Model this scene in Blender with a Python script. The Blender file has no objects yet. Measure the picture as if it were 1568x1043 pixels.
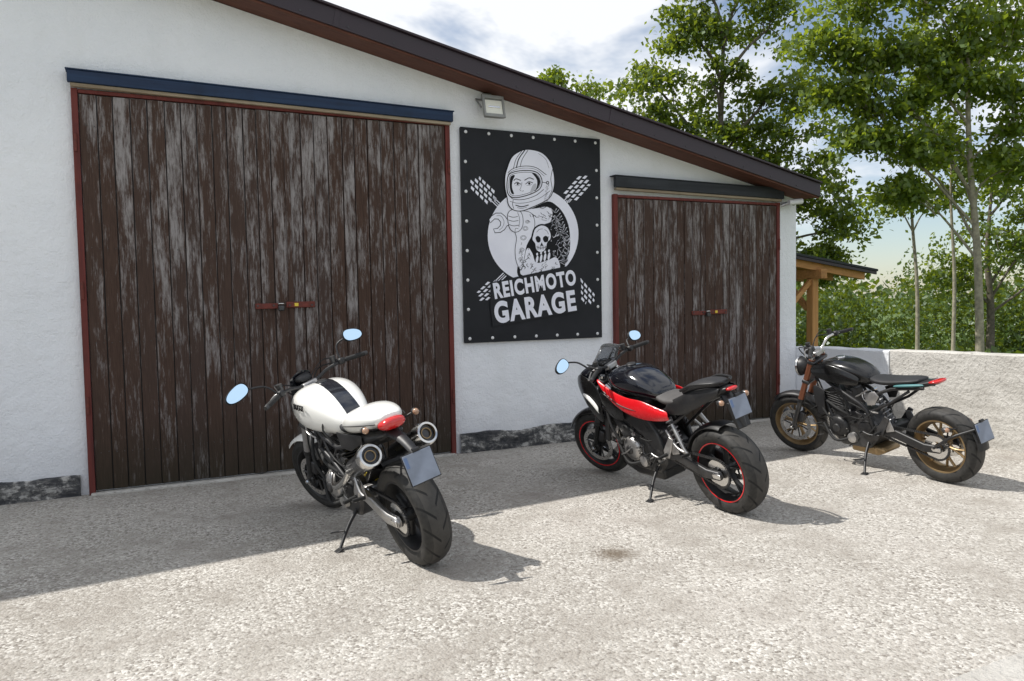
import bpy, math, random
import numpy as np
from mathutils import Vector, Matrix
import bmesh
rad=math.radians
random.seed(7); rng=np.random.default_rng(11)
S=bpy.context.scene
COL=S.collection

# ------------------------------------------------------------------ materials
class NT:
    def __init__(s,name):
        s.m=bpy.data.materials.new(name); s.m.use_nodes=True
        s.t=s.m.node_tree; s.b=s.t.nodes['Principled BSDF']; s.out=s.t.nodes['Material Output']
    def n(s,typ,**k):
        x=s.t.nodes.new(typ)
        for a,v in k.items(): setattr(x,a,v)
        return x
    def l(s,a,b): s.t.links.new(a,b)
    def math(s,op,a,b=None,c=None,clamp=False):
        x=s.n('ShaderNodeMath',operation=op); x.use_clamp=clamp
        for i,v in enumerate((a,b,c)):
            if v is None: continue
            if isinstance(v,(int,float)): x.inputs[i].default_value=v
            else: s.l(v,x.inputs[i])
        return x.outputs[0]
    def coord(s,scale=(1,1,1),kind='Object'):
        tc=s.n('ShaderNodeTexCoord'); mp=s.n('ShaderNodeMapping')
        mp.inputs['Scale'].default_value=scale
        s.l(tc.outputs[kind],mp.inputs[0]); return mp.outputs[0]
    def noise(s,vec,scale,detail=4,rough=.55,dist=0):
        x=s.n('ShaderNodeTexNoise'); x.inputs['Scale'].default_value=scale
        x.inputs['Detail'].default_value=detail; x.inputs['Roughness'].default_value=rough
        x.inputs['Distortion'].default_value=dist
        s.l(vec,x.inputs['Vector']); return x.outputs['Fac']
    def ramp(s,fac,stops):
        x=s.n('ShaderNodeValToRGB'); e=x.color_ramp.elements
        while len(e)<len(stops): e.new(.5)
        for i,(p,c) in enumerate(stops):
            e[i].position=p
            e[i].color=(c,c,c,1) if isinstance(c,(int,float)) else (*c,1)
        s.l(fac,x.inputs[0]); return x.outputs[0]
    def mix(s,f,a,b,mode='MIX'):
        x=s.n('ShaderNodeMix',data_type='RGBA',blend_type=mode)
        for i,v in ((0,f),(6,a),(7,b)):
            if isinstance(v,(int,float)): x.inputs[i].default_value=v
            elif isinstance(v,tuple): x.inputs[i].default_value=(*v,1)
            else: s.l(v,x.inputs[i])
        return x.outputs[2]
    def bump(s,h,strength=.5,dist=.01,prev=None):
        x=s.n('ShaderNodeBump'); x.inputs['Strength'].default_value=strength
        x.inputs['Distance'].default_value=dist; s.l(h,x.inputs['Height'])
        if prev: s.l(prev,x.inputs['Normal'])
        return x.outputs[0]
    def set(s,**k):
        for a,v in k.items():
            a={'col':'Base Color','rough':'Roughness','metal':'Metallic','normal':'Normal','coat':'Coat Weight','spec':'Specular IOR Level','trans':'Transmission Weight','alpha':'Alpha'}[a]
            i=s.b.inputs[a]
            if isinstance(v,(int,float)): i.default_value=v
            elif isinstance(v,tuple): i.default_value=(*v,1)
            else: s.l(v,i)
        return s.m

def pm(name,col,rough=.5,metal=0,var=.2,scale=9,bump=0,bscale=80,coat=0,spec=.5,dirt=0):
    t=NT(name); v=t.coord()
    nz=t.noise(v,scale,3)
    a=tuple(min(1,c*(1-var)) for c in col); b=tuple(min(1,c*(1+var)) for c in col)
    c=t.ramp(nz,[(.3,a),(.7,b)])
    if dirt:
        d=t.ramp(t.noise(v,scale*3,4,.7),[(.5,0.0),(.72,dirt)])
        c=t.mix(d,c,(.16,.13,.10))
    r=t.math('MULTIPLY_ADD',nz,.2,rough-.1)
    k=dict(col=c,rough=r,metal=metal,coat=coat,spec=spec)
    if bump: k['normal']=t.bump(t.noise(v,bscale,2),bump,.002)
    return t.set(**k)

M={}
M['white']=pm('white_paint',(.84,.83,.79),.2,coat=.6,var=.02)
M['black']=pm('black_plastic',(.013,.013,.014),.45,var=.3,dirt=.08)
M['gloss']=pm('gloss_black_paint',(.007,.008,.012),.12,coat=.7,var=.2)
M['gblack']=pm('gloss_black_paint_plain',(.008,.008,.008),.25,coat=.3,var=.2,spec=.35)
M['red']=pm('red_paint',(.66,.008,.014),.27,coat=.45,var=.05)
M['alloy']=pm('cast_alloy',(.46,.45,.44),.36,metal=.85,var=.2,dirt=.25)
M['dalloy']=pm('dark_alloy',(.07,.07,.072),.42,metal=.7,var=.3,dirt=.2)
M['steel']=pm('polished_steel',(.66,.65,.63),.2,metal=1,var=.1,dirt=.1)
M['chrome']=pm('chrome',(.8,.8,.8),.08,metal=1,var=.02)
M['gold']=pm('bronze_anodised',(.27,.19,.10),.38,metal=.7,var=.15)
M['copper']=pm('copper_fork',(.26,.10,.055),.4,metal=.6,var=.1)
M['seat']=pm('seat_vinyl',(.020,.020,.022),.6,var=.2,bump=.3,bscale=300)
M['gseat']=pm('grey_seat_vinyl',(.085,.08,.078),.65,var=.15,bump=.3,bscale=300)
M['rubber']=pm('grip_rubber',(.013,.013,.013),.75,var=.2)
M['teal']=pm('teal_paint',(.07,.20,.21),.4,var=.1)
M['plate']=pm('plate_grey',(.22,.25,.31),.6,var=.25,scale=7)
M['cctv']=pm('cctv_white',(.7,.7,.7),.4,var=.04)
M['plblue']=pm('plate_blue',(.12,.18,.32),.5,var=.04)
M['yellow']=pm('shock_spring',(.75,.55,.05),.35,var=.05)
M['bluespring']=pm('grey_spring',(.30,.30,.31),.35,metal=.5)
M['carbon']=pm('carbon_black',(.03,.03,.032),.3,metal=.3,var=.3,scale=60,coat=.4)
t=NT('mirror_glass'); M['mirror']=t.set(col=(.55,.76,.97),metal=1.0,rough=.03)
t=NT('tail_lens'); t.set(col=(.55,.01,.01),rough=.12,coat=1.0); M['tail']=t.m
t=NT('amber_lens'); t.set(col=(.35,.20,.12),rough=.15,coat=1.0); M['amber']=t.m
t=NT('clear_lens'); t.set(col=(.55,.57,.6),rough=.08,coat=1.0,metal=.4); M['lens']=t.m
t=NT('smoked_screen'); t.set(col=(.50,.52,.55),rough=.06,trans=.75,coat=.6); M['screen']=t.m
def striped():
    t=NT('striped_paint'); tc=t.n('ShaderNodeTexCoord'); sp=t.n('ShaderNodeSeparateXYZ'); t.l(tc.outputs['Object'],sp.inputs[0])
    y=t.math('ABSOLUTE',t.math('ADD',sp.outputs[1],.012)); k=t.math('LESS_THAN',y,.052)
    return t.set(col=t.mix(k,(.84,.83,.79),(.012,.014,.020)),rough=.18,coat=.7)
M['stripe']=striped()
def tyre():
    t=NT('tyre_rubber'); tc=t.n('ShaderNodeTexCoord'); sp=t.n('ShaderNodeSeparateXYZ'); t.l(tc.outputs['Object'],sp.inputs[0])
    a=t.math('ARCTAN2',sp.outputs[2],sp.outputs[0]); y=t.math('ABSOLUTE',sp.outputs[1])
    sg=t.math('SIGN',sp.outputs[1])
    f=t.math('ADD',t.math('MULTIPLY',a,14/(2*math.pi)),t.math('MULTIPLY',y,9.0))
    f=t.math('ADD',f,t.math('MULTIPLY',sg,.25))
    f=t.math('FRACT',f)
    g=t.math('LESS_THAN',f,.14)
    band=t.math('GREATER_THAN',y,.010)
    r2=t.math('SQRT',t.math('ADD',t.math('POWER',sp.outputs[0],2.0),t.math('POWER',sp.outputs[2],2.0)))
    tr=t.math('GREATER_THAN',r2,.274)
    g=t.math('MULTIPLY',t.math('MULTIPLY',g,band),tr)
    nz=t.noise(tc.outputs['Object'],30,4)
    base=t.ramp(nz,[(.3,(.014,.0135,.013)),(.7,(.036,.034,.031))])
    dust=t.math('MULTIPLY',t.math('LESS_THAN',y,.055),t.math('MULTIPLY',tr,.35))
    base=t.mix(dust,base,(.085,.078,.070))
    col=t.mix(g,base,(.004,.004,.004))
    return t.set(col=col,rough=.62,spec=.4,normal=t.bump(t.math('SUBTRACT',1.0,g),.9,.006))
M['tyre']=tyre()

# ------------------------------------------------------------------ mesh helpers
CUR={'p':None,'M':Matrix.Identity(4)}
def mk(name,V,F,m,smooth=True,ang=38,bevel=0,sub=0,fix=True,parent='cur',M_=None,solid=0):
    me=bpy.data.meshes.new(name); me.from_pydata([tuple(v) for v in V],[],[tuple(f) for f in F]); 
    if fix:
        bm=bmesh.new(); bm.from_mesh(me); bmesh.ops.recalc_face_normals(bm,faces=bm.faces); bm.to_mesh(me); bm.free()
    ob=bpy.data.objects.new(name,me); COL.objects.link(ob)
    if isinstance(m,(list,tuple)):
        for x in m: me.materials.append(x)
    else: me.materials.append(m)
    if smooth:
        me.polygons.foreach_set('use_smooth',[True]*len(me.polygons)); me.set_sharp_from_angle(angle=rad(ang))
    if parent=='cur': parent=CUR['p']
    if parent: ob.parent=parent
    ob.matrix_basis=(CUR['M'] if M_ is None else M_).copy()
    if solid:
        q=ob.modifiers.new('s','SOLIDIFY'); q.thickness=solid; q.offset=0
    if bevel:
        q=ob.modifiers.new('b','BEVEL'); q.width=bevel; q.segments=2; q.limit_method='ANGLE'; q.angle_limit=rad(30); q.harden_normals=False
    if sub:
        q=ob.modifiers.new('u','SUBSURF'); q.levels=sub; q.render_levels=sub
    return ob
def empty(name,mat=None):
    e=bpy.data.objects.new(name,None); COL.objects.link(e); e.empty_display_size=.3
    if mat is not None: e.matrix_world=mat
    return e
def catmull(P,res):
    P=[Vector(p) for p in P]
    if len(P)<3 or res<=1: return P,[i for i in range(len(P))]
    out=[];idx=[]
    for i in range(len(P)-1):
        p0=P[i-1] if i>0 else P[i]*2-P[i+1]; p1=P[i];p2=P[i+1]; p3=P[i+2] if i+2<len(P) else P[i+1]*2-P[i]
        for k in range(res):
            t=k/res
            out.append(.5*((2*p1)+(-p0+p2)*t+(2*p0-5*p1+4*p2-p3)*t*t+(-p0+3*p1-3*p2+p3)*t**3)); idx.append(i+t)
    out.append(P[-1]); idx.append(len(P)-1)
    return out,idx
def tubeVF(pts,r,seg=10,res=5,flat=1.0):
    P,idx=catmull(pts,res)
    rs=r if isinstance(r,(list,tuple)) else [r]*len(pts)
    V=[];F=[]
    n=None
    for i,p in enumerate(P):
        tg=(P[min(i+1,len(P)-1)]-P[max(i-1,0)]).normalized()
        if n is None:
            n=tg.orthogonal().normalized() if abs(tg.y)>.9 else tg.cross(Vector((0,1,0))).normalized()
        n=(n-tg*n.dot(tg)).normalized(); b=tg.cross(n)
        k=idx[i]; a=int(min(k,len(rs)-2)) if len(rs)>1 else 0; f=k-a
        rr=rs[a]*(1-f)+rs[min(a+1,len(rs)-1)]*f
        for j in range(seg):
            t=2*math.pi*j/seg
            V.append(p+n*math.cos(t)*rr+b*math.sin(t)*rr*flat)
    for i in range(len(P)-1):
        for j in range(seg):
            F.append((i*seg+j,i*seg+(j+1)%seg,(i+1)*seg+(j+1)%seg,(i+1)*seg+j))
    F.append(tuple(range(seg))); F.append(tuple(range((len(P)-1)*seg,len(P)*seg)))
    return V,F
def tube(name,pts,r,m,seg=10,res=5,flat=1.0):
    V,F=tubeVF(pts,r,seg,res,flat); return mk(name,V,F,m,ang=50)
def merge(parts):
    V=[];F=[]
    for v,f in parts:
        o=len(V); V+=list(v); F+=[tuple(i+o for i in q) for q in f]
    return V,F
def boxVF(c,s,rot=None):
    c=Vector(c);V=[]
    for x in(-.5,.5):
        for y in(-.5,.5):
            for z in(-.5,.5):
                p=Vector((x*s[0],y*s[1],z*s[2]))
                if rot: p=rot@p
                V.append(c+p)
    F=[(0,1,3,2),(4,6,7,5),(0,4,5,1),(2,3,7,6),(0,2,6,4),(1,5,7,3)]
    return V,F
def ry(a): return Matrix.Rotation(rad(a),3,'Y')
def box(name,c,s,m,rot=None,bevel=.008,**k):
    V,F=boxVF(c,s,rot); return mk(name,V,F,m,bevel=bevel,**k)
def cyl(name,p0,p1,r0,r1,m,seg=20): return tube(name,[p0,p1],[r0,r1],m,seg,1)
def lathe(name,c,prof,m,axis=(0,1,0),seg=48,a0=0,a1=360,closed=False,**k):
    ax=Vector(axis).normalized()
    if abs(ax.y)>.99: u=Vector((1,0,0)); w=Vector((0,0,1))
    else: u=ax.orthogonal().normalized(); w=ax.cross(u)
    full=(a1-a0)>=360; ns=seg if full else seg+1; c=Vector(c);V=[];F=[];n=len(prof)
    for i in range(ns):
        a=rad(a0+(a1-a0)*i/seg)
        for r,h in prof: V.append(c+(u*math.cos(a)+w*math.sin(a))*r+ax*h)
    for i in range(seg):
        i2=(i+1)%ns
        for j in range(n if closed else n-1):
            j2=(j+1)%n
            F.append((i*n+j,i2*n+j,i2*n+j2,i*n+j2))
    if closed and not full:
        F.append(tuple(range(n))); F.append(tuple(range(seg*n,seg*n+n)))
    return mk(name,V,F,m,**k)
def loft(name,secs,m,seg=20,e=2.4,sub=1,cy=0):
    V=[];F=[]
    for s in secs:
        x,zc,hw,ht,hb=s[:5]; yy=s[5] if len(s)>5 else cy
        for j in range(seg):
            t=2*math.pi*j/seg; c=math.cos(t); q=math.sin(t)
            V.append((x,yy+hw*math.copysign(abs(c)**(2/e),c),zc+(ht if q>0 else hb)*math.copysign(abs(q)**(2/e),q)))
    for i in range(len(secs)-1):
        for j in range(seg): F.append((i*seg+j,i*seg+(j+1)%seg,(i+1)*seg+(j+1)%seg,(i+1)*seg+j))
    F.append(tuple(range(seg))); F.append(tuple(range((len(secs)-1)*seg,len(secs)*seg)))
    return mk(name,V,F,m,sub=sub,ang=60)
def extr(name,poly,y0,y1,m,bevel=.008,**k):
    n=len(poly); V=[(x,y0,z) for x,z in poly]+[(x,y1,z) for x,z in poly]
    F=[tuple(range(n)),tuple(range(2*n-1,n-1,-1))]+[(i,(i+1)%n,n+(i+1)%n,n+i) for i in range(n)]
    return mk(name,V,F,m,bevel=bevel,**k)
def panel(name,pts,th,m,bevel=.004,sub=0):
    n=len(pts)
    return mk(name,[Vector(p) for p in pts],[tuple(range(n))],m,bevel=bevel,solid=th,fix=False,sub=sub)
def strip(name,top,bot,th,m,sub=2):
    n=len(top); V=[];K=3
    for a,b in zip(top,bot):
        a=Vector(a);b=Vector(b)
        for k in range(K+1):
            f=k/K; p=a.lerp(b,f); p.y+=math.copysign(.018*math.sin(math.pi*f),p.y); V.append(p)
    F=[(i*(K+1)+k,(i+1)*(K+1)+k,(i+1)*(K+1)+k+1,i*(K+1)+k+1) for i in range(n-1) for k in range(K)]
    return mk(name,V,F,m,solid=th,fix=False,sub=sub,ang=80)

# ------------------------------------------------------------------ motorcycle parts
def wheel(nm,x,Rr,W,rr,mrim,n=5,stripe=None,discs=(1,-1),dr=.155,dy=.075,spr=.013,tw=.14):
    old=CUR['M']; CUR['M']=old@Matrix.Translation((x,0,Rr)); h=W/2
    pr=[(rr-.004,-h*.72),(rr+.010,-h*.86),(rr+.035,-h*.99),(Rr-.05,-h*1.0),(Rr-.036,-h*.95),(Rr-.020,-h*.78),(Rr-.007,-h*.5),(Rr-.001,-h*.22),(Rr,0)]
    pr=pr+[(a,-b) for a,b in pr[-2::-1]]
    lathe(nm+'_tyre',(0,0,0),pr,M['tyre'],seg=72)
    q=[(rr+.003,-h*.72),(rr+.009,-h*.82),(rr-.006,-h*.82),(rr-.016,-h*.6),(rr-.032,-h*.2)]
    q=q+[(a,-b) for a,b in q[::-1]]
    lathe(nm+'_rim',(0,0,0),q,mrim,seg=64)
    if stripe:
        for s in(1,-1):
            lathe(nm+'_rim_stripe',(0,0,0),[(rr-.002,s*h*.845),(rr+.004,s*h*.87),(rr+.006,s*h*.86)],stripe,seg=64)
    parts=[]
    for i in range(n):
        a=2*math.pi*i/n+.3
        for d in(-1,1):
            a1=a+d*.05; a2=a+d*tw
            p0=Vector((math.cos(a1)*.035,d*.0,math.sin(a1)*.035)); pm_=Vector((math.cos(a+d*.07)*.11,0,math.sin(a+d*.07)*.11)); p1=Vector((math.cos(a2)*(rr-.02),0,math.sin(a2)*(rr-.02)))
            parts.append(tubeVF([p0,pm_,p1],[spr*1.25,spr,spr*.95],8,4,1.4))
    V,F=merge(parts); mk(nm+'_spokes',V,F,mrim,ang=50)
    lathe(nm+'_hub',(0,0,0),[(.0,-.075),(.03,-.075),(.033,-.05),(.045,-.03),(.045,.03),(.033,.05),(.03,.075),(0,.075)],mrim,seg=24)
    for s in discs:
        lathe(nm+'_brake_disc',(0,s*dy,0),[(dr-.038,-.0025),(dr,-.0025),(dr,.0025),(dr-.038,.0025)],M['steel'],seg=48,closed=True)
        V,F=merge([tubeVF([Vector((math.cos(a)*.03,s*(dy-.01),math.sin(a)*.03)),Vector((math.cos(a+.35)*(dr-.03),s*dy,math.sin(a+.35)*(dr-.03)))],.007,6,1) for a in [k*2*math.pi/6 for k in range(6)]])
        mk(nm+'_disc_carrier',V,F,M['dalloy'])
        pr=[]
        for k in range(24):
            a=k*2*math.pi/24; r0=dr-.012-(k%3)*.009; cc=Vector((math.cos(a)*r0,s*(dy+.003),math.sin(a)*r0)); pr.append(tubeVF([cc,cc+Vector((0,s*.0008,0))],.0035,6,1))
        V,F=merge(pr); mk(nm+'_disc_holes',V,F,M['black'],smooth=False)
    cyl(nm+'_axle',(0,-.13,0),(0,.13,0),.013,.013,M['steel'])
    lathe(nm+'_axle_nut',(0,.13,0),[(0,.02),(.012,.02),(.02,.01),(.022,-.005)],M['steel'],seg=6)
    CUR['M']=old
def mirror(c,side,mshell,stalk,w=.085,h=.052,tilt=22,yaw=0):
    old=CUR['M']
    tube('mirror_stalk',stalk,.007,M['black'],8)
    CUR['M']=old@Matrix.Translation(c)@Matrix.Rotation(rad(yaw),4,'Z')@Matrix.Rotation(rad(tilt),4,'Y')@Matrix.Rotation(rad(-side*14),4,'X')
    n=28; V=[];F=[]
    for k,(xx,sc) in enumerate([(0,1),(.008,1.04),(.022,.96),(.036,.7),(.044,.3)]):
        for j in range(n):
            t=2*math.pi*j/n; ct=math.cos(t);st=math.sin(t); tp=1-.16*ct*side
            V.append((xx,w*sc*math.copysign(abs(ct)**.85,ct),h*sc*tp*math.copysign(abs(st)**.85,st)))
    for k in range(4):
        for j in range(n): F.append((k*n+j,k*n+(j+1)%n,(k+1)*n+(j+1)%n,(k+1)*n+j))
    F.append(tuple(range(4*n,5*n)))
    mk('mirror_shell',V,F,mshell)
    mk('mirror_glass',[(-.001,v[1]*.92,v[2]*.92) for v in V[:n]],[tuple(range(n))],M['mirror'],smooth=False)
    CUR['M']=old
def indicator(p,s,stalk0):
    tube('indicator_stalk',[stalk0,p],.007,M['black'],8,1)
    lathe('indicator',p,[(0,.028),(.012,.024),(.02,.008),(.021,-.012),(.012,-.03),(0,-.034)],M['dalloy'],axis=(1,0,0),seg=16)
    lathe('indicator_lens',p,[(.020,-.013),(.0185,-.026),(.010,-.036),(0,-.039)],M['amber'],axis=(1,0,0),seg=16)
def steer_begin(L,Rf,ang):
    d=Vector((-math.sin(rad(25)),0,math.cos(rad(25)))); P=Vector((L-.035,0,Rf))
    old=CUR['M']; CUR['M']=old@Matrix.Translation(P)@Matrix.Rotation(rad(ang),4,d)@Matrix.Translation(-P); return old
def fork(L,Rf,zt,mlow,mup,gap=.1,split=.55,wr=.028):
    X=lambda z:L-.466*(z-Rf)
    for s in(1,-1):
        y=s*gap
        cyl('fork_slider',(X(Rf-.02)+.0,y,Rf-.02),(X(split),y,split),wr-.004,wr-.006,mlow)
        cyl('fork_tube',(X(split-.02),y,split-.02),(X(zt),y,zt),wr,wr,mup)
        cyl('fork_seal',(X(split-.03),y,split-.03),(X(split),y,split),wr+.004,wr+.004,M['black'])
        cyl('fork_cap',(X(zt),y,zt),(X(zt+.02),y,zt+.02),wr*.8,wr*.7,M['steel'])
        box('fork_foot',(X(Rf),y,Rf),(.07,.035,.07),mlow,ry(-25),.012)
        box('brake_caliper',(X(Rf+.11)-.05,s*.085,Rf+.10),(.055,.05,.11),M['dalloy'],ry(-25),.012)
        tube('brake_hose',[(X(Rf+.15)-.05,s*.09,Rf+.15),(X(.62)-.05,s*.12,.62),(X(.85)+.02,s*.07,.85)],.005,M['rubber'],6)
    for z in(zt-.03,zt-.22): box('triple_clamp',(X(z)-.01,0,z),(.075,gap*2+.07,.035),M['dalloy'],ry(-25),.01)
def bars(xb,zb,half,mbar,sweep=.09,rise=.03,reach=.02,lever='alloy'):
    P=[(xb-sweep,half,zb+.0),(xb-sweep*.55,half-.12,zb+.012),(xb,half*.42,zb),(xb+reach,.07,zb-rise),(xb+reach,-.07,zb-rise),(xb,-half*.42,zb),(xb-sweep*.55,-half+.12,zb+.012),(xb-sweep,-half,zb)]
    tube('handlebar',P,.0125,mbar,10,6)
    for s in(1,-1):
        a=Vector((xb-sweep,s*half,zb)); b=Vector((xb-sweep*.55,s*(half-.12),zb+.012))
        d=(a-b).normalized()
        cyl('grip',b+d*.0,a+d*.012,.0175,.0175,M['rubber'],14)
        cyl('bar_end',a+d*.012,a+d*.035,.018,.014,M['dalloy'],14)
        box('switch_gear',b-d*.035+Vector((0,0,0)),(.05,.05,.045),M['black'],None,.012)
        tube('lever',[b-d*.04+Vector((.03,0,0)),b+Vector((.06,0,-.005)),a+Vector((.055,-s*.02,-.012)),a+Vector((.045,s*.0,-.012))],.006,M[lever],8)
        cyl('reservoir',b-d*.07+Vector((.03,0,.0)),b-d*.07+Vector((.03,0,.05)),.02,.022,M['dalloy'],16)
        tube('cable',[b-d*.05+Vector((.03,0,0)),(xb+.12,s*.16,zb+.0),(xb+.10,s*.05,zb-.16),(xb-.02,s*.05,zb-.3)],.005,M['rubber'],6)
        tube('cable',[b-d*.03+Vector((.02,0,.01)),(xb+.09,s*.20,zb+.05),(xb+.08,-s*.02,zb-.10),(xb-.04,-s*.06,zb-.28)],.004,M['rubber'],6)
    box('bar_clamp',(xb+reach,0,zb-rise-.012),(.05,.12,.05),M['alloy'],None,.01)
def swing(Rr,px,pz,m,w=.125):
    for s in(1,-1):
        extr('swingarm',[(-.05,Rr-.035),(-.06,Rr),(-.04,Rr+.03),(.08,Rr+.03),(px-.12,pz+.055),(px,pz+.03),(px,pz-.04),(px-.15,pz-.035),(.1,Rr-.04)],s*w-.018,s*w+.018,m,.01)
        box('chain_adjuster',(-.03,s*(w+.022),Rr),(.07,.012,.035),M['steel'],None,.004)
    box('swingarm_bridge',(px-.13,0,pz+.01),(.08,w*2,.09),m,None,.02)
def chain(Rr,px,pz,y=.095,R1=.105,R2=.04):
    lathe('rear_sprocket',(0,y,Rr),[(.05,-.003),(R1,-.003),(R1,.003),(.05,.003)],M['steel'],seg=42,closed=True)
    pts=[]
    for k in range(13): a=rad(90+180*k/12); pts.append(Vector((math.cos(a)*R1,y,Rr+math.sin(a)*R1)))
    for k in range(9): a=rad(-90+180*k/8); pts.append(Vector((px+math.cos(a)*R2,y,pz+math.sin(a)*R2)))
    pts.append(pts[0]); parts=[]
    L=[0]
    for i in range(1,len(pts)): L.append(L[-1]+(pts[i]-pts[i-1]).length)
    n=96
    for k in range(n):
        d=L[-1]*k/n; i=max(j for j in range(len(L)-1) if L[j]<=d); p=pts[i].lerp(pts[i+1],(d-L[i])/(L[i+1]-L[i]+1e-9)); tg=pts[i+1]-pts[i]
        parts.append(boxVF(p,(.0125,.016,.016),Matrix.Rotation(-math.atan2(tg.z,tg.x),3,'Y')))
    V,F=merge(parts); mk('drive_chain',V,F,M['dalloy'],smooth=False)
def engine(x0=.55,mcase=None,mcov=None):
    mcase=mcase or M['dalloy']; mcov=mcov or M['dalloy']
    extr('crankcase',[(x0-.03,.30),(x0-.06,.44),(x0+.05,.54),(x0+.28,.56),(x0+.45,.48),(x0+.46,.32),(x0+.34,.21),(x0+.05,.21)],-.13,.13,mcase,.02)
    for s in(1,-1):
        lathe('engine_cover',(x0+.34,s*.13,.38),[(.105,0),(.10,s*.022),(.085,s*.035),(.05,s*.045),(0,s*.047)],mcov,seg=30)
        lathe('engine_cover_boss',(x0+.34,s*.17,.38),[(.04,0),(.038,s*.012),(.03,s*.018),(0,s*.016)],M['dalloy'],seg=24)
        lathe('sprocket_cover',(x0+.06,s*.13,.40),[(.075,0),(.07,s*.025),(.04,s*.035),(0,s*.036)],M['black'],seg=24)
        lathe('water_pump',(x0+.20,s*.135,.30),[(.05,0),(.045,s*.03),(.02,s*.04),(0,s*.04)],M['alloy'],seg=20)
        pr=[]
        for k in range(8):
            a=k*math.pi/4; pr.append(tubeVF([(x0+.34+.094*math.cos(a),s*.14,.38+.094*math.sin(a)),(x0+.34+.094*math.cos(a),s*.162,.38+.094*math.sin(a))],.006,6,1))
        V,F=merge(pr); mk('cover_bolts',V,F,M['steel'])
        tube('coolant_hose',[(x0+.2,s*.14,.30),(x0+.36,s*.19,.27),(x0+.50,s*.15,.40)],.013,M['rubber'],10)
        tube('coolant_hose',[(x0+.2,s*.14,.5),(x0+.3,s*.17,.56),(x0+.45,s*.14,.62)],.013,M['rubber'],10)
        tube('wiring',[(x0-.02,s*.12,.52),(x0+.1,s*.16,.6),(x0+.3,s*.14,.66)],.006,M['rubber'],6)
        tube('wiring',[(x0-.06,s*.13,.60),(x0+.05,s*.17,.50),(x0+.22,s*.16,.50),(x0+.3,s*.15,.46)],.005,M['rubber'],6)
        box('electrics',(x0+.10,s*.13,.60),(.08,.03,.06),M['dalloy'],ry(20),.008)
def clutter(seed,x0,x1,z0,z1,y=.135,n=26):
    r=random.Random(seed); A={'alloy':[],'dalloy':[],'rubber':[],'steel':[]}
    for s in(1,-1):
        for k in range(n):
            x=r.uniform(x0,x1); z=r.uniform(z0,z1); yy=s*(y+r.uniform(-.02,.03)); m=r.choice(['alloy','dalloy','dalloy','rubber','steel'])
            q=r.random()
            if q<.35: A[m].append(tubeVF([(x,yy-s*.03,z),(x,yy+s*.012,z)],r.uniform(.006,.018),8,1))
            elif q<.65: A[m].append(boxVF((x,yy,z),(r.uniform(.02,.06),.02,r.uniform(.012,.035)),ry(r.uniform(-50,50))))
            else:
                a=r.uniform(-1.2,1.2); l=r.uniform(.08,.2); A['rubber' if r.random()<.7 else m].append(tubeVF([(x,yy,z),(x+l*.5*math.cos(a),yy+s*.02,z+l*.5*math.sin(a)+.02),(x+l*math.cos(a+.3),yy-s*.01,z+l*math.sin(a+.3))],r.uniform(.004,.008),6,3))
    for m,p in A.items():
        if p: V,F=merge(p); mk('fittings_'+m,V,F,M[m])
def stand(x,z0,lean,y=.33,col=None):
    zf=y*math.tan(rad(lean))+.008
    tube('side_stand',[(x,.12,z0),(x-.03,.22,(z0+zf)/2+.01),(x-.09,y,zf)],[.014,.012,.010],col or M['black'],10)
    box('stand_foot',(x-.10,y+.015,zf-.002),(.055,.05,.012),col or M['black'],Matrix.Rotation(rad(-lean),3,'X'),.004)
    tube('stand_tang',[(x-.05,.26,(z0+zf)/2),(x+.01,.33,(z0+zf)/2)],.006,col or M['black'],8,1)
def pegs(x,z,m,y=.16):
    for s in(1,-1):
        extr('footpeg_bracket',[(x-.10,z+.13),(x-.06,z+.15),(x+.03,z+.03),(x+.03,z-.03),(x-.02,z-.03),(x-.05,z+.03)],s*y-.008,s*y+.008,m,.004)
        cyl('footpeg',(x,s*y,z),(x-.01,s*(y+.10),z),.014,.012,M['rubber'],12)
        tube('foot_lever',[(x+.0,s*(y+.02),z-.03),(x+.09,s*(y+.03),z-.03),(x+.16,s*(y+.03),z-.01)],.007,m,8)
        cyl('lever_tip',(x+.16,s*(y+.03),z-.01),(x+.16,s*(y+.075),z-.01),.009,.009,M['rubber'],10)
        extr('heel_guard',[(x-.13,z+.02),(x-.05,z-.0),(x-.03,z+.12),(x-.09,z+.12)],s*(y-.012)-.003,s*(y-.012)+.003,M['alloy'],.002)
def numplate(c,tilt=20,w=.18,h=.17):
    old=CUR['M']; CUR['M']=old@Matrix.Translation(c)@Matrix.Rotation(rad(tilt),4,'Y')
    box('number_plate',(0,0,0),(.004,w,h),M['plate'],None,.0015)
    box('plate_strip',(-.004,w/2-.014,h*.25),(.002,.020,h*.36),M['plblue'],None,0)
    box('plate_carrier',(.006,0,0),(.006,w+.012,h+.012),M['black'],None,.002)
    cyl('plate_lamp',(-.004,-.02,h*.58),(-.004,.02,h*.58),.012,.012,M['black'],10)
    CUR['M']=old
def fender(nm,x,Rr,R,w,a0,a1,m,seg=20):
    pr=[(R-.012,-w/2),(R+.004,-w*.42),(R+.012,-w*.2),(R+.015,0),(R+.012,w*.2),(R+.004,w*.42),(R-.012,w/2)]
    pr=pr+[(a-.006,b*.97) for a,b in pr[::-1]]
    lathe(nm,(x,0,Rr),pr,m,seg=seg,a0=a0,a1=a1,closed=True,ang=50)
def spring(nm,a,b,R_,m,turns=6,r=.006):
    a=Vector(a);b=Vector(b);d=(b-a).normalized();u=d.cross(Vector((0,1,0))).normalized();w=d.cross(u)
    V,F=tubeVF([a.lerp(b,k/60)+u*math.cos(k*turns*2*math.pi/60)*R_+w*math.sin(k*turns*2*math.pi/60)*R_ for k in range(61)],r,6,1); mk(nm,V,F,m)

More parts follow.
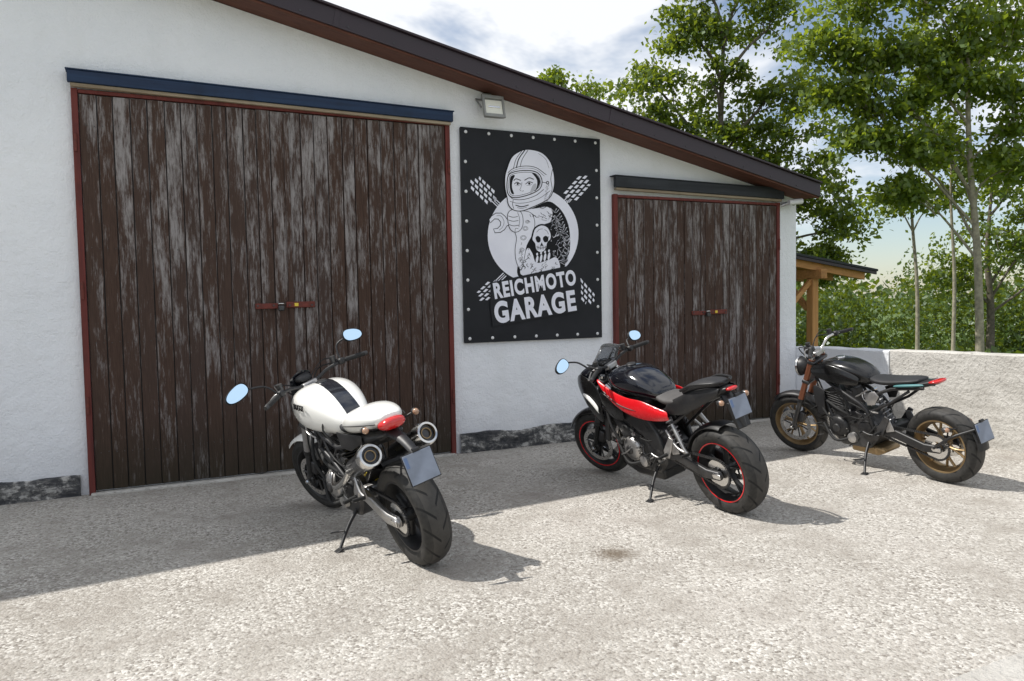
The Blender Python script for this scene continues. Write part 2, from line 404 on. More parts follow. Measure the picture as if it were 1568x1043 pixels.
def bike_empty(name,P,head,lean):
    m=Matrix.Translation((P[0],P[1],0.003))@Matrix.Rotation(rad(90+head),4,'Z')@Matrix.Rotation(rad(-lean),4,'X')
    e=empty(name,m); CUR['p']=e; CUR['M']=Matrix.Identity(4); return e

# =========================== white naked bike
def bike_white():
    L=1.50; lean=14
    bike_empty('motorcycle',(1.51,-2.95),8.5,lean)
    wheel('rear_wheel',0,.322,.178,.215,M['black'],5,discs=(-1,),dr=.125,dy=.085,spr=.015)
    swing(.322,.52,.40,M['alloy']); chain(.322,.56,.41)
    old=steer_begin(L,.30,16)
    wheel('front_wheel',L,.30,.12,.215,M['black'],5,spr=.012,dy=.065)
    fork(L,.30,.98,M['dalloy'],M['alloy'])
    fender('front_fender',L,.30,.315,.13,50,140,M['white'])
    bars(1.17,1.07,.42,M['black'],sweep=.11)
    lathe('headlight',(1.34,0,.88),[(0,-.10),(.05,-.09),(.085,-.04),(.10,.02),(.098,.04)],M['black'],axis=(1,0,0),seg=28)
    lathe('headlight_lens',(1.34,0,.88),[(.096,.04),(.07,.06),(0,.068)],M['lens'],axis=(1,0,0),seg=28)
    loft('dash',[(1.19,1.07,.05,.02,.02),(1.24,1.09,.065,.03,.025),(1.29,1.07,.05,.02,.03)],M['black'])
    panel('fly_screen',[(1.30,-.10,.98),(1.27,-.09,1.10),(1.25,0,1.14),(1.27,.09,1.10),(1.30,.10,.98)],.004,M['gloss'])
    mirror((1.13,.55,1.22),1,M['black'],[(1.12,.28,1.08),(1.15,.34,1.17),(1.145,.47,1.215)],w=.092,h=.046)
    mirror((1.12,-.44,1.22),-1,M['black'],[(1.12,-.26,1.08),(1.17,-.31,1.19),(1.135,-.39,1.22)],w=.082,h=.046)
    CUR['M']=old
    engine(.52,M['dalloy'],M['alloy']); clutter(4,.48,1.02,.30,.74)
    for (cx,cz,a) in ((.98,.50,-75),(.72,.62,-5)):
        V,F=merge([boxVF(Vector((cx,0,cz))+ry(a)@Vector((0,0,k*.022-.06)),(.17,.2,.012),ry(a)) for k in range(8)]); mk('cylinder_fins',V,F,M['dalloy'],bevel=.003)
    for s in(1,-1):
        A=(1.17,s*.045,.90);B=(1.19,s*.045,.76)
        nodes=[(1.0,s*.13,.80),(.93,s*.14,.64),(.80,s*.15,.74),(.72,s*.15,.58),(.60,s*.14,.69)]
        tube('frame_tube',[A,nodes[0],nodes[2],nodes[4],(.30,s*.11,.74)],.016,M['black'],8,1)
        tube('frame_lower_tube',[B,nodes[1],nodes[3],(.56,s*.14,.46)],.016,M['black'],8,1)
        for a,b in((nodes[0],nodes[1]),(nodes[1],nodes[2]),(nodes[2],nodes[3]),(nodes[3],nodes[4])): cyl('frame_brace',a,b,.012,.012,M['black'],8)
        tube('exhaust_pipe',[(.80,s*.12,.50),(.66,s*.20,.44),(.50,s*.19,.50),(.38,s*.17,.60)],.024,M['steel'],12)
        a=Vector((.42,s*.145,.575));b=Vector((-.03,s*.185,.755)); d=(b-a).normalized()
        tube('muffler',[a,a+d*.05,b-d*.09,b-d*.088,b],[.035,.056,.062,.066,.067],M['carbon'],24,1)
        lathe('muffler_tip',b,[(.068,-.06),(.072,-.055),(.072,.012),(.064,.028),(.052,.03),(.048,.018),(.046,-.03),(0,-.032)],M['steel'],axis=d,seg=32)
        lathe('muffler_core',b,[(.034,-.03),(.034,.012),(.028,.012),(.028,-.028)],M['gold'],axis=d,seg=20)
        tube('muffler_bracket',[a+d*.25+Vector((0,0,.05)),(.22,s*.10,.78)],.010,M['black'],8,1)
        indicator((-.0,s*.165,.90),s,(.06,s*.07,.86))
        panel('under_seat_panel',[(.56,s*.135,.80),(.52,s*.14,.70),(.38,s*.135,.70),(.20,s*.12,.77),(.20,s*.12,.82),(.42,s*.14,.81)],.008,M['black'])
    cyl('rear_shock',(.44,.03,.42),(.52,.03,.66),.022,.022,M['dalloy'],14); spring('shock_spring',(.44,.03,.44),(.51,.03,.64),.034,M['yellow'])
    loft('fuel_tank',[(.50,.80,.075,.03,.05),(.56,.85,.120,.06,.09),(.69,.885,.170,.11,.15),(.85,.91,.210,.145,.18),(1.02,.92,.225,.15,.185),(1.15,.91,.20,.12,.16),(1.25,.895,.12,.07,.09)],M['stripe'],24,2.7)
    lathe('fuel_cap',(.97,0,1.060),[(0,.012),(.03,.012),(.038,.0)],M['dalloy'],axis=(0,0,1),seg=24)
    loft('seat',[(.36,.84,.10,.03,.04),(.44,.825,.125,.03,.05),(.54,.82,.12,.03,.05),(.62,.84,.09,.03,.05)],M['seat'])
    loft('tail_cowl',[(-.03,.925,.07,.025,.03),(.03,.922,.105,.040,.050),(.12,.915,.135,.062,.075),(.24,.90,.155,.080,.090),(.36,.88,.155,.076,.090),(.45,.86,.13,.050,.07),(.50,.845,.09,.025,.04)],M['white'],22,2.6)
    for s in(1,-1): tube('seat_line',[(-.01,s*.10,.910),(.12,s*.142,.900),(.30,s*.162,.880),(.45,s*.135,.855)],.0035,M['black'],6)
    loft('tail_light',[(-.075,.895,.05,.020,.020),(-.06,.895,.075,.036,.036),(-.015,.89,.088,.040,.042),(.04,.885,.085,.03,.035)],M['tail'],18)
    loft('undertail',[(-.02,.835,.07,.02,.03),(.1,.80,.11,.03,.05),(.3,.77,.12,.05,.07),(.5,.75,.11,.05,.08)],M['black'])
    tube('plate_arm',[(.02,0,.83),(-.12,0,.80),(-.24,0,.74)],[.03,.022,.018],M['black'],8,4,1.6)
    numplate((-.27,0,.665),18)
    extr('rear_hugger',[(.10,.62),(.30,.60),(.42,.50),(.44,.44),(.30,.56),(.12,.645)],-.08,.08,M['black'],.006)
    pegs(.42,.40,M['alloy']); stand(.60,.26,lean)
    for s in (1,-1):
        tube('passenger_hanger',[(.42,s*.14,.62),(.30,s*.18,.48),(.24,s*.18,.44)],[.015,.013,.011],M['alloy'],8); cyl('passenger_peg',(.24,s*.18,.44),(.24,s*.26,.45),.013,.011,M['rubber'],12)
        tube('side_hose',[(1.10,s*.12,.70),(1.02,s*.18,.55),(.95,s*.16,.40)],.012,M['rubber'],8)
    box('oil_cooler',(1.16,0,.56),(.04,.24,.12),M['dalloy'],ry(15),.008)
    cu=bpy.data.curves.new('tank_lettering','FONT'); cu.body='DUCATI'; cu.size=.050; cu.offset=.0012; cu.extrude=.002; cu.align_x='CENTER'
    ob=bpy.data.objects.new('tank_lettering',cu); COL.objects.link(ob); ob.parent=CUR['p']; cu.materials.append(M['gblack'])
    ob.matrix_basis=Matrix.Translation((.92,.221,.935))@Matrix.Rotation(rad(180),4,'Z')@Matrix.Rotation(rad(78),4,'X')

# =========================== red/black sport naked
def bike_red():
    L=1.52; lean=13
    bike_empty('motorcycle',(3.86,-3.02),3.5,lean)
    wheel('rear_wheel',0,.325,.19,.218,M['black'],5,stripe=M['red'],discs=(-1,),dr=.11,dy=.085,spr=.012)
    swing(.325,.54,.40,M['dalloy']); chain(.325,.58,.41)
    old=steer_begin(L,.30,16)
    wheel('front_wheel',L,.30,.12,.215,M['black'],5,stripe=M['red'],dy=.065)
    fork(L,.30,.96,M['gblack'],M['dalloy'])
    fender('front_fender',L,.30,.315,.13,30,165,M['gblack'])
    bars(1.15,1.07,.38,M['black'],sweep=.09)
    mirror((1.18,.54,1.25),1,M['black'],[(1.13,.27,1.08),(1.17,.36,1.20),(1.19,.46,1.25)],w=.080,h=.046)
    mirror((1.16,-.40,1.14),-1,M['black'],[(1.13,-.25,1.08),(1.18,-.30,1.13),(1.17,-.35,1.14)],w=.072,h=.046)
    CUR['M']=old
    loft('headlight_cowl',[(1.22,.99,.08,.06,.06),(1.32,.97,.15,.09,.13),(1.43,.94,.17,.08,.15),(1.53,.90,.13,.06,.11),(1.58,.88,.07,.035,.06)],M['gloss'])
    for s,r in((1,.055),(-1,.05)):
        lathe('headlight',(1.53,s*.065,.87),[(r,-.02),(r,.02),(r*.7,.035),(0,.04)],M['lens'],axis=(1,0,0),seg=20)
        strip('nose_side_panel',[(1.52,s*.13,.93),(1.42,s*.17,.99),(1.28,s*.18,.96),(1.14,s*.18,.87)],[(1.48,s*.14,.78),(1.38,s*.18,.70),(1.26,s*.19,.60),(1.14,s*.19,.56)],.012,M['gblack'])
        strip('air_intake_trim',[(1.38,s*.20,.83),(1.26,s*.21,.81),(1.16,s*.21,.72)],[(1.34,s*.20,.79),(1.24,s*.21,.73),(1.16,s*.21,.65)],.010,M['white'])
        strip('red_side_panel',[(1.17,s*.165,.965),(1.05,s*.185,.91),(.90,s*.20,.865),(.74,s*.205,.84),(.60,s*.20,.845),(.48,s*.185,.80),(.34,s*.165,.77)],[(1.14,s*.18,.93),(1.05,s*.20,.84),(.90,s*.215,.745),(.74,s*.215,.70),(.60,s*.205,.68),(.46,s*.185,.68),(.33,s*.165,.70)],.012,M['red'])
        strip('black_side_panel',[(1.16,s*.18,.88),(1.0,s*.19,.79),(.85,s*.195,.74)],[(1.14,s*.17,.66),(1.0,s*.175,.60),(.86,s*.18,.64)],.010,M['gblack'])
        tube('red_panel_edge',[(1.05,s*.212,.87),(.90,s*.228,.80),(.74,s*.230,.765),(.50,s*.205,.74)],.004,M['black'],6)
        extr('frame_spar',[(1.14,.80),(1.10,.72),(.88,.62),(.66,.50),(.56,.36),(.48,.38),(.52,.56),(.60,.66),(.85,.74),(1.05,.82)],s*.15-.02,s*.15+.02,M['black'],.012)
        tube('subframe',[(.62,s*.13,.66),(.35,s*.12,.80),(.02,s*.08,.90)],.014,M['black'],8,1)
        tube('subframe_lower',[(.52,s*.13,.54),(.30,s*.12,.70),(.05,s*.08,.86)],.012,M['black'],8,1)
        strip('tail_side_panel',[(.40,s*.12,.82),(.22,s*.12,.90),(.05,s*.10,.96),(-.14,s*.06,.975)],[(.40,s*.14,.74),(.24,s*.14,.73),(.08,s*.12,.81),(-.12,s*.07,.91)],.012,M['black'])
        indicator((-.16,s*.12,.88),s,(-.10,s*.03,.90))
        tube('grab_rail',[(.22,s*.12,.93),(.08,s*.13,.985),(-.08,s*.09,1.0),(-.13,s*.03,1.0)],.011,M['black'],8)
        tube('passenger_hanger',[(.36,s*.14,.66),(.24,s*.17,.50),(.20,s*.17,.46)],[.016,.013,.010],M['alloy'],8)
        tube('passenger_hanger_strut',[(.44,s*.14,.60),(.32,s*.17,.50),(.20,s*.17,.46)],[.012,.011,.010],M['alloy'],8)
        cyl('passenger_peg',(.20,s*.17,.46),(.19,s*.25,.47),.013,.011,M['rubber'],12)
        tube('hose',[(1.12,s*.17,.70),(1.06,s*.19,.55),(.98,s*.18,.42)],.012,M['rubber'],8)
    V=[];F=[];n=9
    for k in range(5):
        z=1.02+.047*k; xx=1.38-.040*k; w=.15-.013*k
        for j in range(n):
            a=-1+2*j/(n-1); V.append((xx-abs(a)**2*.09,a*w,z-abs(a)**2*.015*k/2))
    for k in range(4):
        for j in range(n-1): F.append((k*n+j,k*n+j+1,(k+1)*n+j+1,(k+1)*n+j))
    mk('windscreen',V,F,M['screen'],solid=.003,fix=False)
    loft('dash',[(1.20,1.04,.06,.02,.03),(1.26,1.05,.07,.025,.03),(1.30,1.03,.06,.02,.03)],M['black'])
    engine(.56,M['dalloy'],M['alloy']); clutter(9,.50,1.10,.28,.66,.15,30)
    extr('cylinder_block',[(.84,.52),(.98,.46),(1.10,.62),(1.02,.74),(.88,.72)],-.15,.15,M['dalloy'],.012)
    box('radiator',(1.17,0,.55),(.05,.34,.30),M['dalloy'],ry(-14),.01)
    V,F=merge([boxVF((1.145,0,.42+k*.013),(.02,.31,.004),ry(-14)) for k in range(20)]); mk('radiator_fins',V,F,M['alloy'],smooth=False)
    for k in range(4):
        y=-.105+.07*k; tube('header_pipe',[(1.07,y,.56),(1.13,y,.46),(1.10,y*.8,.28),(.90,y*.6,.19),(.66,y*.4,.17)],.019,M['steel'],10)
    extr('belly_pan',[(1.10,.30),(1.08,.20),(.92,.15),(.60,.15),(.58,.24),(.80,.26),(.98,.34)],-.12,.12,M['black'],.02)
    tube('muffler',[(.60,-.12,.20),(.40,-.17,.26),(.05,-.19,.40)],[.04,.055,.06],M['steel'],20,4)
    loft('fuel_tank',[(.50,.84,.09,.03,.05),(.56,.88,.13,.05,.09),(.68,.92,.16,.090,.12),(.82,.94,.180,.115,.13),(.96,.945,.18,.110,.12),(1.08,.94,.14,.075,.09),(1.16,.93,.08,.04,.05)],M['gloss'],24,2.5)
    lathe('fuel_cap',(.90,0,1.054),[(0,.010),(.035,.010),(.042,.0)],M['dalloy'],axis=(0,0,1),seg=24)
    loft('rider_seat',[(.22,.86,.12,.035,.05),(.30,.835,.145,.03,.05),(.42,.825,.14,.028,.05),(.54,.835,.11,.03,.05),(.60,.855,.07,.02,.04)],M['gseat'])
    loft('passenger_seat',[(-.12,.985,.06,.020,.03),(-.04,.985,.09,.03,.03),(.10,.965,.11,.035,.04),(.20,.935,.12,.035,.05),(.25,.90,.10,.03,.05)],M['seat'])
    loft('tail_unit',[(-.17,.955,.05,.018,.02),(-.10,.94,.075,.025,.05),(.05,.91,.10,.03,.08),(.25,.85,.11,.03,.09),(.42,.80,.10,.03,.08)],M['black'])
    loft('tail_light',[(-.20,.955,.035,.008,.010),(-.18,.955,.05,.014,.016),(-.15,.952,.052,.014,.018)],M['tail'],16)
    tube('plate_arm',[(-.08,0,.92),(-.14,0,.86),(-.20,0,.80),(-.24,0,.68)],[.03,.03,.02,.01],M['black'],8,4,1.8)
    extr('plate_mudflap',[(-.15,.86),(-.18,.86),(-.24,.68),(-.22,.67)],-.06,.06,M['black'],.006)
    numplate((-.225,0,.83),14,.16,.14)
    fender('rear_hugger',0,.325,.345,.17,20,100,M['black'])
    cyl('rear_shock',(.44,.03,.42),(.52,.03,.66),.022,.022,M['dalloy'],14); spring('shock_spring',(.44,.03,.44),(.51,.03,.64),.034,M['bluespring'])
    pegs(.44,.42,M['alloy'],.17); stand(.64,.27,lean)

# =========================== neo-retro black bike, bronze wheels
def bike_bronze():
    L=1.50; lean=10
    bike_empty('motorcycle',(5.97,-3.20),1.5,lean)
    wheel('rear_wheel',0,.318,.17,.218,M['gold'],6,discs=(-1,),dr=.12,dy=.085,spr=.010,tw=.20)
    swing(.318,.54,.40,M['black']); chain(.318,.58,.41)
    old=steer_begin(L,.305,14)
    wheel('front_wheel',L,.305,.12,.218,M['gold'],6,spr=.009,tw=.2,discs=(1,),dr=.16,dy=.065)
    fork(L,.305,1.0,M['dalloy'],M['copper'],split=.60)
    fender('front_fender',L,.305,.32,.12,55,140,M['black'])
    bars(1.13,1.13,.39,M['steel'],sweep=.11,rise=.09,reach=.04)
    lathe('headlight',(1.33,0,.90),[(0,-.08),(.05,-.07),(.08,-.03),(.09,.03),(.086,.04)],M['black'],axis=(1,0,0),seg=28)
    lathe('headlight_ring',(1.33,0,.90),[(.094,.02),(.097,.035),(.086,.045)],M['steel'],axis=(1,0,0),seg=28)
    lathe('headlight_lens',(1.33,0,.90),[(.086,.04),(.06,.055),(0,.06)],M['lens'],axis=(1,0,0),seg=28)
    lathe('gauge',(1.24,0,1.06),[(0,-.03),(.045,-.03),(.055,0),(.05,.015),(0,.012)],M['black'],axis=(-.5,0,.85),seg=28)
    CUR['M']=old
    engine(.56,M['dalloy'],M['black']); clutter(15,.48,1.10,.28,.80,.135,30)
    extr('cylinder_block',[(.80,.52),(.94,.48),(1.02,.62),(.96,.74),(.82,.72)],-.13,.13,M['dalloy'],.012)
    V,F=merge([boxVF((.88+.01*k,0,.52+.024*k),(.19,.275,.010),ry(-12)) for k in range(8)]); mk('cylinder_fins',V,F,M['black'],bevel=.003)
    box('radiator',(1.10,0,.56),(.045,.26,.26),M['black'],ry(-14),.01)
    for s in(1,-1):
        tube('frame_tube',[(1.17,s*.045,.92),(.98,s*.13,.80),(.74,s*.15,.68),(.60,s*.14,.58),(.54,s*.13,.40)],.018,M['black'],10,4)
        tube('frame_lower_tube',[(1.18,s*.045,.80),(1.06,s*.11,.66),(.98,s*.13,.50),(.90,s*.13,.32)],.016,M['black'],10,4)
        cyl('frame_brace',(1.06,s*.11,.66),(.84,s*.145,.73),.013,.013,M['black'],8)
        cyl('frame_brace',(.84,s*.145,.73),(.76,s*.145,.56),.013,.013,M['black'],8)
        tube('subframe',[(.64,s*.13,.66),(.35,s*.11,.78),(.08,s*.07,.80)],.014,M['black'],8,1)
        tube('subframe_lower',[(.56,s*.13,.56),(.36,s*.12,.66),(.20,s*.09,.77)],.012,M['black'],8,1)
        strip('tank_side_panel',[(1.14,s*.15,.93),(1.0,s*.165,.985),(.82,s*.165,.955),(.62,s*.125,.86)],[(1.12,s*.17,.86),(.98,s*.185,.81),(.82,s*.185,.80),(.64,s*.14,.78)],.010,M['gblack'])
        strip('radiator_shroud',[(1.17,s*.12,.76),(1.08,s*.14,.75),(1.0,s*.15,.72)],[(1.12,s*.14,.48),(1.06,s*.15,.46),(1.02,s*.15,.50)],.01,M['black'])
        panel('side_cover',[(.60,s*.142,.72),(.57,s*.145,.62),(.50,s*.14,.63),(.46,s*.132,.71),(.50,s*.13,.75)],.012,M['alloy' if s>0 else 'black'])
        strip('tail_stripe',[(.32,s*.112,.82),(.18,s*.105,.838),(.06,s*.090,.845)],[(.32,s*.116,.80),(.18,s*.112,.812),(.04,s*.085,.83)],.006,M['teal'])
        indicator((-.12,s*.15,.50),s,(-.22,s*.02,.50))
        tube('plate_strut',[(-.01,s*.155,.33),(-.16,s*.14,.44),(-.30,s*.05,.50)],.011,M['black'],8,4)
        tube('hose',[(1.10,s*.13,.62),(1.0,s*.17,.50),(.92,s*.15,.44)],.011,M['rubber'],8)
    loft('fuel_tank',[(.56,.83,.08,.02,.05),(.62,.86,.115,.05,.08),(.74,.89,.15,.085,.10),(.88,.905,.17,.10,.10),(1.02,.905,.165,.09,.09),(1.10,.90,.12,.06,.07),(1.14,.90,.07,.03,.04)],M['gblack'],24,3.0)
    lathe('fuel_cap',(.92,0,1.0),[(0,.012),(.035,.012),(.042,.0)],M['steel'],axis=(0,0,1),seg=24)
    loft('seat',[(.10,.860,.09,.018,.03),(.22,.852,.115,.022,.035),(.38,.832,.13,.022,.04),(.50,.830,.12,.025,.04),(.60,.845,.085,.02,.04)],M['seat'])
    loft('tail_unit',[(-.04,.86,.05,.014,.02),(.02,.855,.08,.02,.035),(.16,.82,.10,.02,.045),(.34,.79,.105,.02,.05)],M['black'])
    loft('tail_light',[(-.055,.865,.03,.006,.010),(-.04,.863,.07,.014,.018),(.0,.860,.082,.016,.022),(.05,.852,.09,.010,.022)],M['tail'],16)
    tube('header_pipe',[(1.0,.05,.55),(1.08,.06,.42),(1.0,.05,.24),(.8,.02,.19)],.021,M['steel'],10)
    tube('header_pipe',[(1.0,-.05,.55),(1.08,-.06,.42),(1.0,-.05,.24),(.8,-.02,.19)],.021,M['steel'],10)
    extr('belly_muffler',[(.82,.16),(.56,.15),(.47,.19),(.49,.23),(.62,.24),(.82,.23)],-.11,.11,M['gold'],.02)
    fender('rear_hugger',0,.318,.335,.13,148,178,M['black'])
    tube('plate_arm',[(-.28,0,.52),(-.33,0,.51)],.02,M['black'],8,1)
    numplate((-.345,0,.48),15,.17,.15)
    cyl('rear_shock',(.40,.06,.44),(.52,.06,.68),.02,.02,M['dalloy'],14); spring('shock_spring',(.41,.06,.46),(.51,.06,.66),.034,M['bluespring'])
    pegs(.46,.40,M['dalloy']); stand(.62,.27,lean)
bike_white(); bike_red(); bike_bronze()
CUR['p']=None; CUR['M']=Matrix.Identity(4)

# ------------------------------------------------------------------ setting materials
def m_stucco():
    t=NT('stucco'); v=t.coord()
    a=t.noise(v,.8,4,.6); st=t.noise(t.coord((2.5,2.5,.35)),1.0,3,.6)
    c=t.ramp(a,[(.3,(.77,.785,.815)),(.7,(.86,.87,.89))])
    c=t.mix(t.ramp(st,[(.52,0.0),(.8,.35)]),c,(.66,.66,.65))
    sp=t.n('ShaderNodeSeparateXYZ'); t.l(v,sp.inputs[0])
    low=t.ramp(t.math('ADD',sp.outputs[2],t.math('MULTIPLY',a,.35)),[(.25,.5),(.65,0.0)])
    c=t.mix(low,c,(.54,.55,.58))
    h=t.math('ADD',t.noise(v,6,4,.65),t.math('MULTIPLY',t.noise(v,60,2),.25))
    return t.set(col=c,rough=.9,spec=.2,normal=t.bump(h,.75,.03))
def m_ground():
    t=NT('exposed_aggregate_concrete'); v=t.coord()
    vo=t.n('ShaderNodeTexVoronoi'); vo.inputs['Scale'].default_value=74; t.l(v,vo.inputs['Vector'])
    big=t.noise(v,.45,4,.65); mid=t.noise(v,2.0,6,.75); fine=t.noise(v,30,5,.75)
    base=t.ramp(big,[(.32,(.335,.310,.275)),(.50,(.42,.395,.355)),(.68,(.48,.45,.41))])
    sc=t.n('ShaderNodeSeparateColor'); t.l(vo.outputs['Color'],sc.inputs[0])
    pat=t.ramp(mid,[(.40,1.0),(.60,.25)])
    c=t.mix(t.math('MULTIPLY',t.math('MULTIPLY',t.math('GREATER_THAN',sc.outputs[0],.66),.75),pat),base,(.66,.635,.59))
    c=t.mix(t.math('MULTIPLY',t.math('MULTIPLY',t.math('LESS_THAN',sc.outputs[1],.20),.65),pat),c,(.14,.12,.10))
    c=t.mix(t.ramp(fine,[(.36,.8),(.47,0.0)]),c,(.155,.135,.115))
    c=t.mix(t.ramp(mid,[(.49,0.0),(.68,.55)]),c,(.25,.22,.19))
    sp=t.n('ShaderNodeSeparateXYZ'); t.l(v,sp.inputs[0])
    vd=t.n('ShaderNodeVectorMath',operation='DISTANCE'); t.l(v,vd.inputs[0]); vd.inputs[1].default_value=(2.57,-3.38,0)
    dd=t.math('ADD',vd.outputs['Value'],t.math('MULTIPLY',fine,.18))
    c=t.mix(t.ramp(dd,[(.12,.8),(.26,0.0)]),c,(.11,.08,.05))
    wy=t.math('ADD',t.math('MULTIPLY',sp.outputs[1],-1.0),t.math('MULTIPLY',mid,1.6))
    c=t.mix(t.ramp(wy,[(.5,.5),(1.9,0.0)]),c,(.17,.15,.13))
    h=t.math('ADD',t.math('MULTIPLY',t.math('SUBTRACT',1.0,vo.outputs['Distance']),.8),t.math('MULTIPLY',fine,1.3))
    return t.set(col=c,rough=.92,spec=.2,normal=t.bump(h,.6,.010))
def m_planks():
    t=NT('weathered_planks'); tc=t.n('ShaderNodeTexCoord'); ge=t.n('ShaderNodeNewGeometry')
    rnd=ge.outputs['Random Per Island']
    sp=t.n('ShaderNodeSeparateXYZ'); t.l(tc.outputs['Object'],sp.inputs[0]); z=sp.outputs[2]
    cb=t.n('ShaderNodeCombineXYZ'); t.l(sp.outputs[0],cb.inputs[0]); t.l(t.math('MULTIPLY',rnd,37.0),cb.inputs[1]); t.l(z,cb.inputs[2])
    def mp(s):
        q=t.n('ShaderNodeMapping'); q.inputs['Scale'].default_value=s; t.l(cb.outputs[0],q.inputs[0]); return q.outputs[0]
    n1=t.noise(mp((34,1,5.5)),1.0,5,.8,.2); n2=t.noise(mp((95,1,6)),1.0,3,.7); n3=t.noise(mp((8,1,1.5)),1.0,3,.6)
    base=t.mix(n2,(.018,.010,.007),(.115,.070,.052))
    base=t.mix(t.ramp(rnd,[(0,0.0),(1,.7)]),base,(.060,.042,.036))
    f=t.math('ADD',t.math('MULTIPLY',n1,.72),t.math('MULTIPLY',n2,.28))
    f=t.math('ADD',f,t.math('MULTIPLY',t.math('SUBTRACT',n3,.5),.58))
    f=t.math('ADD',f,t.math('MULTIPLY',t.math('SUBTRACT',t.math('FRACT',t.math('MULTIPLY',rnd,7.3)),.5),.11))
    f=t.math('ADD',f,t.math('MULTIPLY',t.math('SUBTRACT',z,1.7),.035))
    k=t.ramp(f,[(.505,0.0),(.57,.32),(.68,.9)])
    c=t.mix(k,base,(.30,.28,.275))
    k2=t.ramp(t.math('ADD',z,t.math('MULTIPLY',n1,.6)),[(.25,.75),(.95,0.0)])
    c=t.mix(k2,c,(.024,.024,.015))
    return t.set(col=c,rough=.85,spec=.2,normal=t.bump(t.math('ADD',n2,k),.6,.004))
def m_wood(name,a,b,sc=(1,30,30)):
    t=NT(name); n=t.noise(t.coord(sc),1.0,4,.65); n2=t.noise(t.coord(),3,3,.7)
    c=t.ramp(n,[(.3,a),(.7,b)]); c=t.mix(t.ramp(n2,[(.55,0.0),(.75,.5)]),c,tuple(x*.45 for x in a))
    return t.set(col=c,rough=.75,normal=t.bump(n,.4,.003))
def m_stone():
    t=NT('foundation_stone'); v=t.coord(); v2=t.coord((1,1,2.0))
    n=t.noise(v2,3.0,6,.75,.6); n2=t.noise(v,15,4,.7); c=t.ramp(n,[(.36,(.020,.022,.027)),(.46,(.08,.08,.083)),(.52,(.20,.195,.185)),(.58,(.48,.47,.45))])
    c=t.mix(t.ramp(n2,[(.42,.8),(.55,0.0)]),c,(.035,.037,.042))
    return t.set(col=c,rough=.9,normal=t.bump(t.math('ADD',n,t.math('MULTIPLY',n2,.4)),1.0,.05))
def m_wallconc(name='cast_concrete_wall',k=1.0):
    t=NT(name); v=t.coord()
    n=t.noise(v,2.2,5,.7); n2=t.noise(v,28,3,.7); st=t.noise(t.coord((1,1,7)),1.6,3,.6)
    c=t.ramp(n,[(.3,(.42*k,.40*k,.365*k)),(.68,(.60*k,.58*k,.54*k))]); c=t.mix(t.ramp(n2,[(.54,0.0),(.70,.7)]),c,(.22,.205,.185))
    c=t.mix(t.ramp(st,[(.5,0.0),(.7,.5)]),c,(.30,.28,.25))
    return t.set(col=c,rough=.92,normal=t.bump(t.math('ADD',n,n2),.8,.02))
def m_grass():
    t=NT('grass'); v=t.coord(); n=t.noise(v,.4,2); n2=t.noise(v,25,3,.8)
    c=t.mix(n,(.06,.11,.02),(.12,.17,.04)); c=t.mix(t.ramp(n2,[(.45,0.0),(.65,.7)]),c,(.035,.06,.012))
    return t.set(col=c,rough=.95)
def m_leaf(name,a,b,tr=.45):
    t=NT(name); ge=t.n('ShaderNodeNewGeometry'); c=t.ramp(ge.outputs['Random Per Island'],[(0,a),(.75,b),(1,(b[0]*1.5,b[1]*1.25,b[2]))])
    df=t.n('ShaderNodeBsdfDiffuse'); t.l(c,df.inputs[0]); gl=t.n('ShaderNodeBsdfGlossy'); gl.inputs['Roughness'].default_value=.45; gl.inputs[0].default_value=(.9,.95,1,1)
    tl=t.n('ShaderNodeBsdfTranslucent'); t.l(t.mix(.62,c,(.44,.52,.03)),tl.inputs[0])
    mx=t.n('ShaderNodeMixShader'); mx.inputs[0].default_value=tr; t.l(df.outputs[0],mx.inputs[1]); t.l(tl.outputs[0],mx.inputs[2])
    m2=t.n('ShaderNodeMixShader'); m2.inputs[0].default_value=.04; t.l(mx.outputs[0],m2.inputs[1]); t.l(gl.outputs[0],m2.inputs[2]); t.l(m2.outputs[0],t.out.inputs[0])
    return t.m
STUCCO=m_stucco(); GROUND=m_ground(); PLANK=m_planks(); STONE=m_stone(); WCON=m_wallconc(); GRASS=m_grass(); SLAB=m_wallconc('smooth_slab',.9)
REDW=m_wood('red_brown_frame',(.085,.014,.011),(.16,.028,.020),(30,30,1.5))
BLUEB=m_wood('blue_black_board',(.006,.018,.05),(.012,.035,.085),(1.2,30,30))
DARKB=m_wood('black_board',(.012,.014,.018),(.03,.034,.04),(1.2,30,30))
STRIPW=m_wood('bare_batten',(.22,.17,.11),(.38,.31,.22))
FASC=pm('fascia_metal',(.028,.017,.024),.45,var=.15,scale=2)
SOFF=m_wood('reddish_soffit',(.075,.024,.014),(.13,.044,.024),(1.5,30,30))
TIMB=m_wood('new_timber',(.42,.19,.06),(.60,.31,.11),(30,30,1.5))
TIMBX=m_wood('new_timber_rafter',(.42,.19,.06),(.60,.31,.11),(2,30,30))
RUST=pm('rusty_latch',(.13,.025,.016),.7,var=.4,scale=30,bump=.5)
BARK=pm('bark',(.13,.11,.085),.9,var=.4,scale=12,bump=.8,bscale=40)
BARK2=pm('pale_bark',(.30,.27,.20),.85,var=.35,scale=14,bump=.6,bscale=40)
LEAF=m_leaf('leaves',(.03,.065,.010),(.085,.145,.018),.47)
LEAF2=m_leaf('leaves_light',(.06,.115,.010),(.13,.20,.022),.52)
LEAF3=m_leaf('bush_leaves',(.022,.05,.008),(.065,.115,.020),.30)

